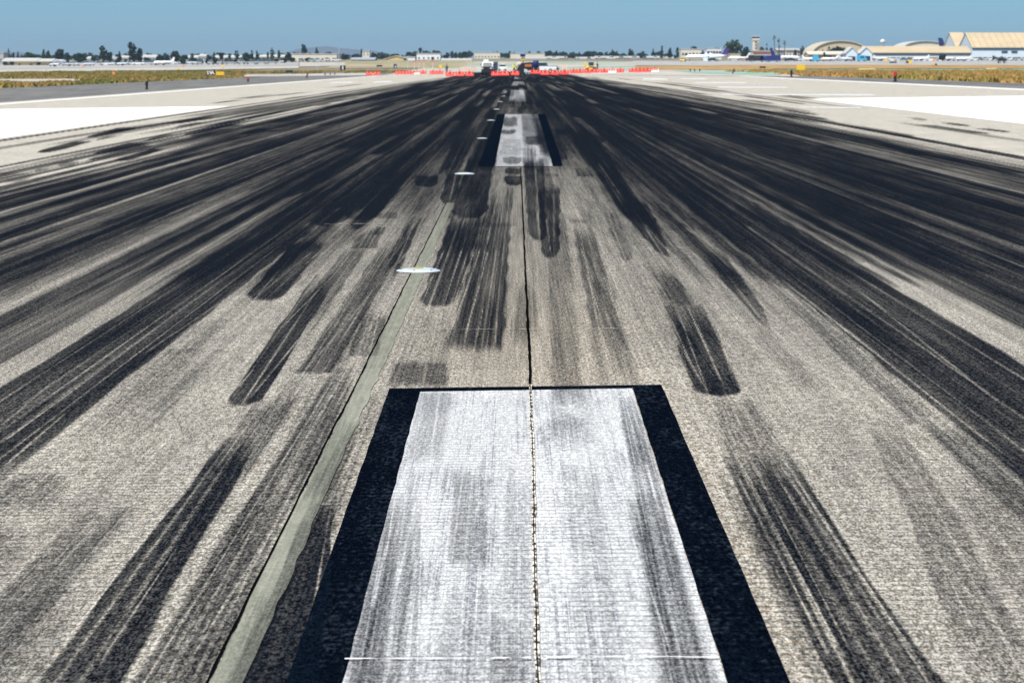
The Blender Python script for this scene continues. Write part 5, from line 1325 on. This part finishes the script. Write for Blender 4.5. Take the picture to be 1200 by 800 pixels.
for i, (px, w_, yt, D, k, mt, lab) in enumerate(TREES):
    s = D / F; loc = at(px, D); Wm = w_ * s; Hm = ztop(yt, D) - loc.z
    rg = np.random.default_rng(100 + i)
    t = thing({'c': 'cypress_tree', 'n': 'conifer_tree'}.get(k, 'broadleaf_tree'), lab, 'tree', loc)
    tr = max(.10, Wm * .035)
    MB().tube([(0, 0, -.3), (.1, 0, Hm * .3), (-.05, .05, Hm * .62)], [tr * 1.3, tr, tr * .5], 7).tube([(.05, 0, Hm * .25), (Wm * .2, .1, Hm * .55)], [tr * .6, tr * .25], 6).tube([(0, 0, Hm * .28), (-Wm * .2, -.1, Hm * .58)], [tr * .6, tr * .25], 6).build('trunk', M_TRNK, t)
    if k == 'c': lumps = [(0, 0, Hm * .5, Wm * .5, Wm * .5, Hm * .46), (0, 0, Hm * .75, Wm * .32, Wm * .32, Hm * .25)]
    elif k == 'n': lumps = [(0, 0, Hm * .3, Wm * .5, Wm * .5, Hm * .24), (rg.uniform(-.05, .05) * Wm, 0, Hm * .55, Wm * .34, Wm * .34, Hm * .22), (0, 0, Hm * .8, Wm * .17, Wm * .17, Hm * .2)]
    elif k == 'f': lumps = [(0, 0, Hm * .8, Wm * .5, Wm * .4, Hm * .16), (0, 0, Hm * .62, Wm * .3, Wm * .3, Hm * .14), (0, 0, Hm * .4, Wm * .25, Wm * .25, Hm * .2)]
    elif k == 't': lumps = [(-Wm * .12, 0, Hm * .76, Wm * .36, Wm * .36, Hm * .23), (Wm * .2, 0, Hm * .58, Wm * .32, Wm * .3, Hm * .2), (-Wm * .18, .2, Hm * .42, Wm * .36, Wm * .36, Hm * .22), (Wm * .12, 0, Hm * .28, Wm * .42, Wm * .36, Hm * .18)]
    elif k == 'o': lumps = [(0, 0, Hm * .72, Wm * .5, Wm * .45, Hm * .26)]
    else:
        lumps = [(0, 0, Hm * .52, Wm * .42, Wm * .42, Hm * .40)]
        for j in range(6):
            a = rg.uniform(0, 6.28); q = rg.uniform(.18, .34); lumps.append((math.cos(a) * Wm * q, math.sin(a) * Wm * q, Hm * rg.uniform(.35, .80), Wm * rg.uniform(.14, .24), Wm * .2, Hm * rg.uniform(.10, .18)))
    n = int(min(2200, 260 + Wm * Hm * 18)); n = n // 3 if k == 'o' else n
    leaf_mesh('crown', lumps, n, .42 if Wm > 2.5 else .30, mt, t, 500 + i)
def palm(px, yt, D, lab, r=1.3):
    loc = at(px, D); Hm = ztop(yt, D) - loc.z; t = thing('palm_tree', lab, 'palm tree', loc)
    MB().tube([(0, 0, -.3), (.12, 0, Hm * .5), (0, 0, Hm - r * .8)], [.28, .2, .17], 8).build('trunk', M_TRNK, t)
    c = MB(); rg = np.random.default_rng(int(px))
    for j in range(46):
        a = rg.uniform(0, 6.28); el = rg.uniform(-1.2, 1.35); p0 = Vector((0, 0, Hm - r * .8)); L = r * rg.uniform(.8, 1.15)
        d = Vector((math.cos(a) * math.cos(el), math.sin(a) * math.cos(el), math.sin(el))); sd_ = Vector((-math.sin(a), math.cos(a), 0)) * .14
        p1 = p0 + d * L * .6; p2 = p0 + d * L - Vector((0, 0, L * .22))
        c.add([p0, p1 - sd_, p1 + sd_, p2], [(0, 1, 2), (1, 3, 2)])
    c.build('crown', F_O, t)
palm(905.3, 42, 1300, 'tallest palm right of the control tower', 1.5); palm(910.6, 45.4, 1320, 'smaller brown palm leaning against the tallest palm', 1.1); palm(917.3, 48, 1320, 'third palm from the control tower, standing alone', 1.3); palm(911, 53, 1340, 'short palm beneath the palm pair', .9)

# far woods: nobody could count these
def wood(name, label, x0, x1, D, ylo, yhi, n, mat, seed):
    rg = np.random.default_rng(seed); L = []
    m = int((x1 - x0) / 3)
    for j in range(m):
        px = rg.uniform(x0, x1); d = D * rg.uniform(.93, 1.1); q = at(px, d); h = ztop(rg.uniform(ylo, yhi), d) - q.z; s = d / F; w_ = rg.uniform(2.2, 5) * s
        L.append((q.x, q.y, q.z + h * .45, w_, w_, h * .5))
    o = leaf_mesh(name, L, n, .6 * D / 1500, mat, None, seed); tag(o, label, 'trees', None, 'stuff')
wood('far_wood', 'far continuous line of dark trees behind the sheds and the runway end', 480, 960, 1900, 58.5, 65, 24000, F_B, 5)
wood('far_wood', 'far continuous line of dark trees behind the left houses', -60, 480, 1800, 61, 67, 20000, F_B, 6)
wood('far_wood', 'faint tree tops over the long hangar roof', 1000, 1110, 1900, 50.5, 56, 2200, F_B, 7)
wood('hedge', 'continuous green hedge beneath the left houses', 214, 336, 1060, 66.5, 70.5, 5000, F_D, 8)
wood('hedge', 'low green bushes under the tall left trees', 104, 200, 1040, 68.5, 72, 2600, F_D, 9)

# far hills
def hill(x0, x1, prof, D, name='hills'):
    xs = np.linspace(x0, x1, 60); top = np.interp(xs, [p[0] for p in prof], [p[1] for p in prof]) + (vn(xs * .12, 33) - .5) * 1.2
    X = []; Z = []
    Xc = (xs - VX) / F * D; zt = H - (top - VY) * D / F
    rowsY = [D - 900, D - 500, D, D + 400, D + 900]; k = [0, .55, 1, .6, 0]
    XX = np.stack([Xc] * 5); YY = np.stack([np.full_like(Xc, y) for y in rowsY]); tz = terrain(XX, YY) - 4
    ZZ = tz + (zt[None] - tz) * np.array(k)[:, None]
    structure(grid_mesh(name, XX, YY, ZZ, M_HILL))
M_HILL = pos_mat('haze_tinted_scrub', (.06, .08, .10), (.11, .12, .13), (.004, .004, 1))  # scrub tinted pale blue, distance haze put into the colour
hill(-250, 1450, [(-250, 66), (0, 60.5), (30, 61), (60, 66), (330, 66), (352, 57), (372, 54.6), (392, 55.4), (412, 58.5), (424, 56.8), (440, 60), (470, 66), (600, 68), (1000, 64), (1060, 60), (1200, 64), (1450, 66)], 12300)
# air
bx = MB().box((0, 5000, 0), (24000, 11400, 1)); 
def haze():
    me = bpy.data.meshes.new('haze'); b = bmesh.new(); bmesh.ops.create_cube(b, size=1); b.to_mesh(me); b.free()
    o = bpy.data.objects.new('haze', me); COL.objects.link(o)
    z0, z1 = -3.0, 130.0; o.scale = (25000, 15400, z1 - z0); o.location = (0, 7000, (z0 + z1) / 2)
    m = bpy.data.materials.new('hazy_air'); m.use_nodes = True; t = m.node_tree; t.nodes.clear()
    out = t.nodes.new('ShaderNodeOutputMaterial'); v = t.nodes.new('ShaderNodeVolumePrincipled')
    v.inputs['Color'].default_value = (.62, .80, 1.0, 1); v.inputs['Density'].default_value = HAZE; v.inputs['Anisotropy'].default_value = .2
    t.links.new(v.outputs[0], out.inputs['Volume']); me.materials.append(m)
    tag(o, 'thin blue haze over the airfield', 'haze', None, 'stuff')
HAZE = .000088
haze()
# ------------------------------------------------------------------ camera, light, sky
cam = bpy.data.cameras.new('camera'); co = bpy.data.objects.new('camera', cam); COL.objects.link(co)
cam.sensor_width = 36; cam.lens = F / 1200 * 36; cam.clip_end = 40000; cam.clip_start = .1
co.matrix_world = Matrix(((RIGHT[0], UP[0], -FWD[0], 0), (RIGHT[1], UP[1], -FWD[1], 0), (RIGHT[2], UP[2], -FWD[2], H), (0, 0, 0, 1)))
cam.dof.use_dof = True; cam.dof.focus_distance = 10.5; cam.dof.aperture_fstop = 14.0
SC.camera = co
EL, AZ = R(56), R(212)     # the sun stands high behind the camera, to the left
sd = Vector((math.sin(AZ) * math.cos(EL), math.cos(AZ) * math.cos(EL), math.sin(EL)))
sl = bpy.data.lights.new('sun', 'SUN'); sl.energy = 4.9; sl.angle = R(.53); sl.color = (1, .93, .83)
so = bpy.data.objects.new('sun', sl); COL.objects.link(so); so.rotation_euler = sd.to_track_quat('Z', 'Y').to_euler()
w = bpy.data.worlds.new('World'); SC.world = w; w.use_nodes = True
g = N(w); bg = w.node_tree.nodes['Background']
sky = g.n('ShaderNodeTexSky'); sky.sky_type = 'NISHITA'; sky.sun_disc = False
sky.sun_elevation = EL; sky.sun_rotation = AZ
sky.air_density = 1.0; sky.dust_density = .6; sky.ozone_density = 3.0
# look a little higher into the sky model so that the band over the horizon is blue
tc = g.n('ShaderNodeTexCoord'); va = g.n('ShaderNodeVectorMath', operation='ADD'); va.inputs[1].default_value = (0, 0, .075)
g.l(tc.outputs['Generated'], va.inputs[0]); vn_ = g.n('ShaderNodeVectorMath', operation='NORMALIZE'); g.l(va.outputs[0], vn_.inputs[0])
g.l(vn_.outputs[0], sky.inputs['Vector'])
tint = g.mix(1.0, sky.outputs[0], (.87, 1.235, 1.33), 'MULTIPLY')
g.l(tint, bg.inputs[0]); bg.inputs[1].default_value = .062
SC.view_settings.view_transform = 'Standard'; SC.view_settings.look = 'None'; SC.view_settings.gamma = 1
SC.view_settings.exposure = 0.38
SC.render.engine = 'CYCLES'
SC.cycles.max_bounces = 6; SC.cycles.diffuse_bounces = 2; SC.cycles.volume_bounces = 0
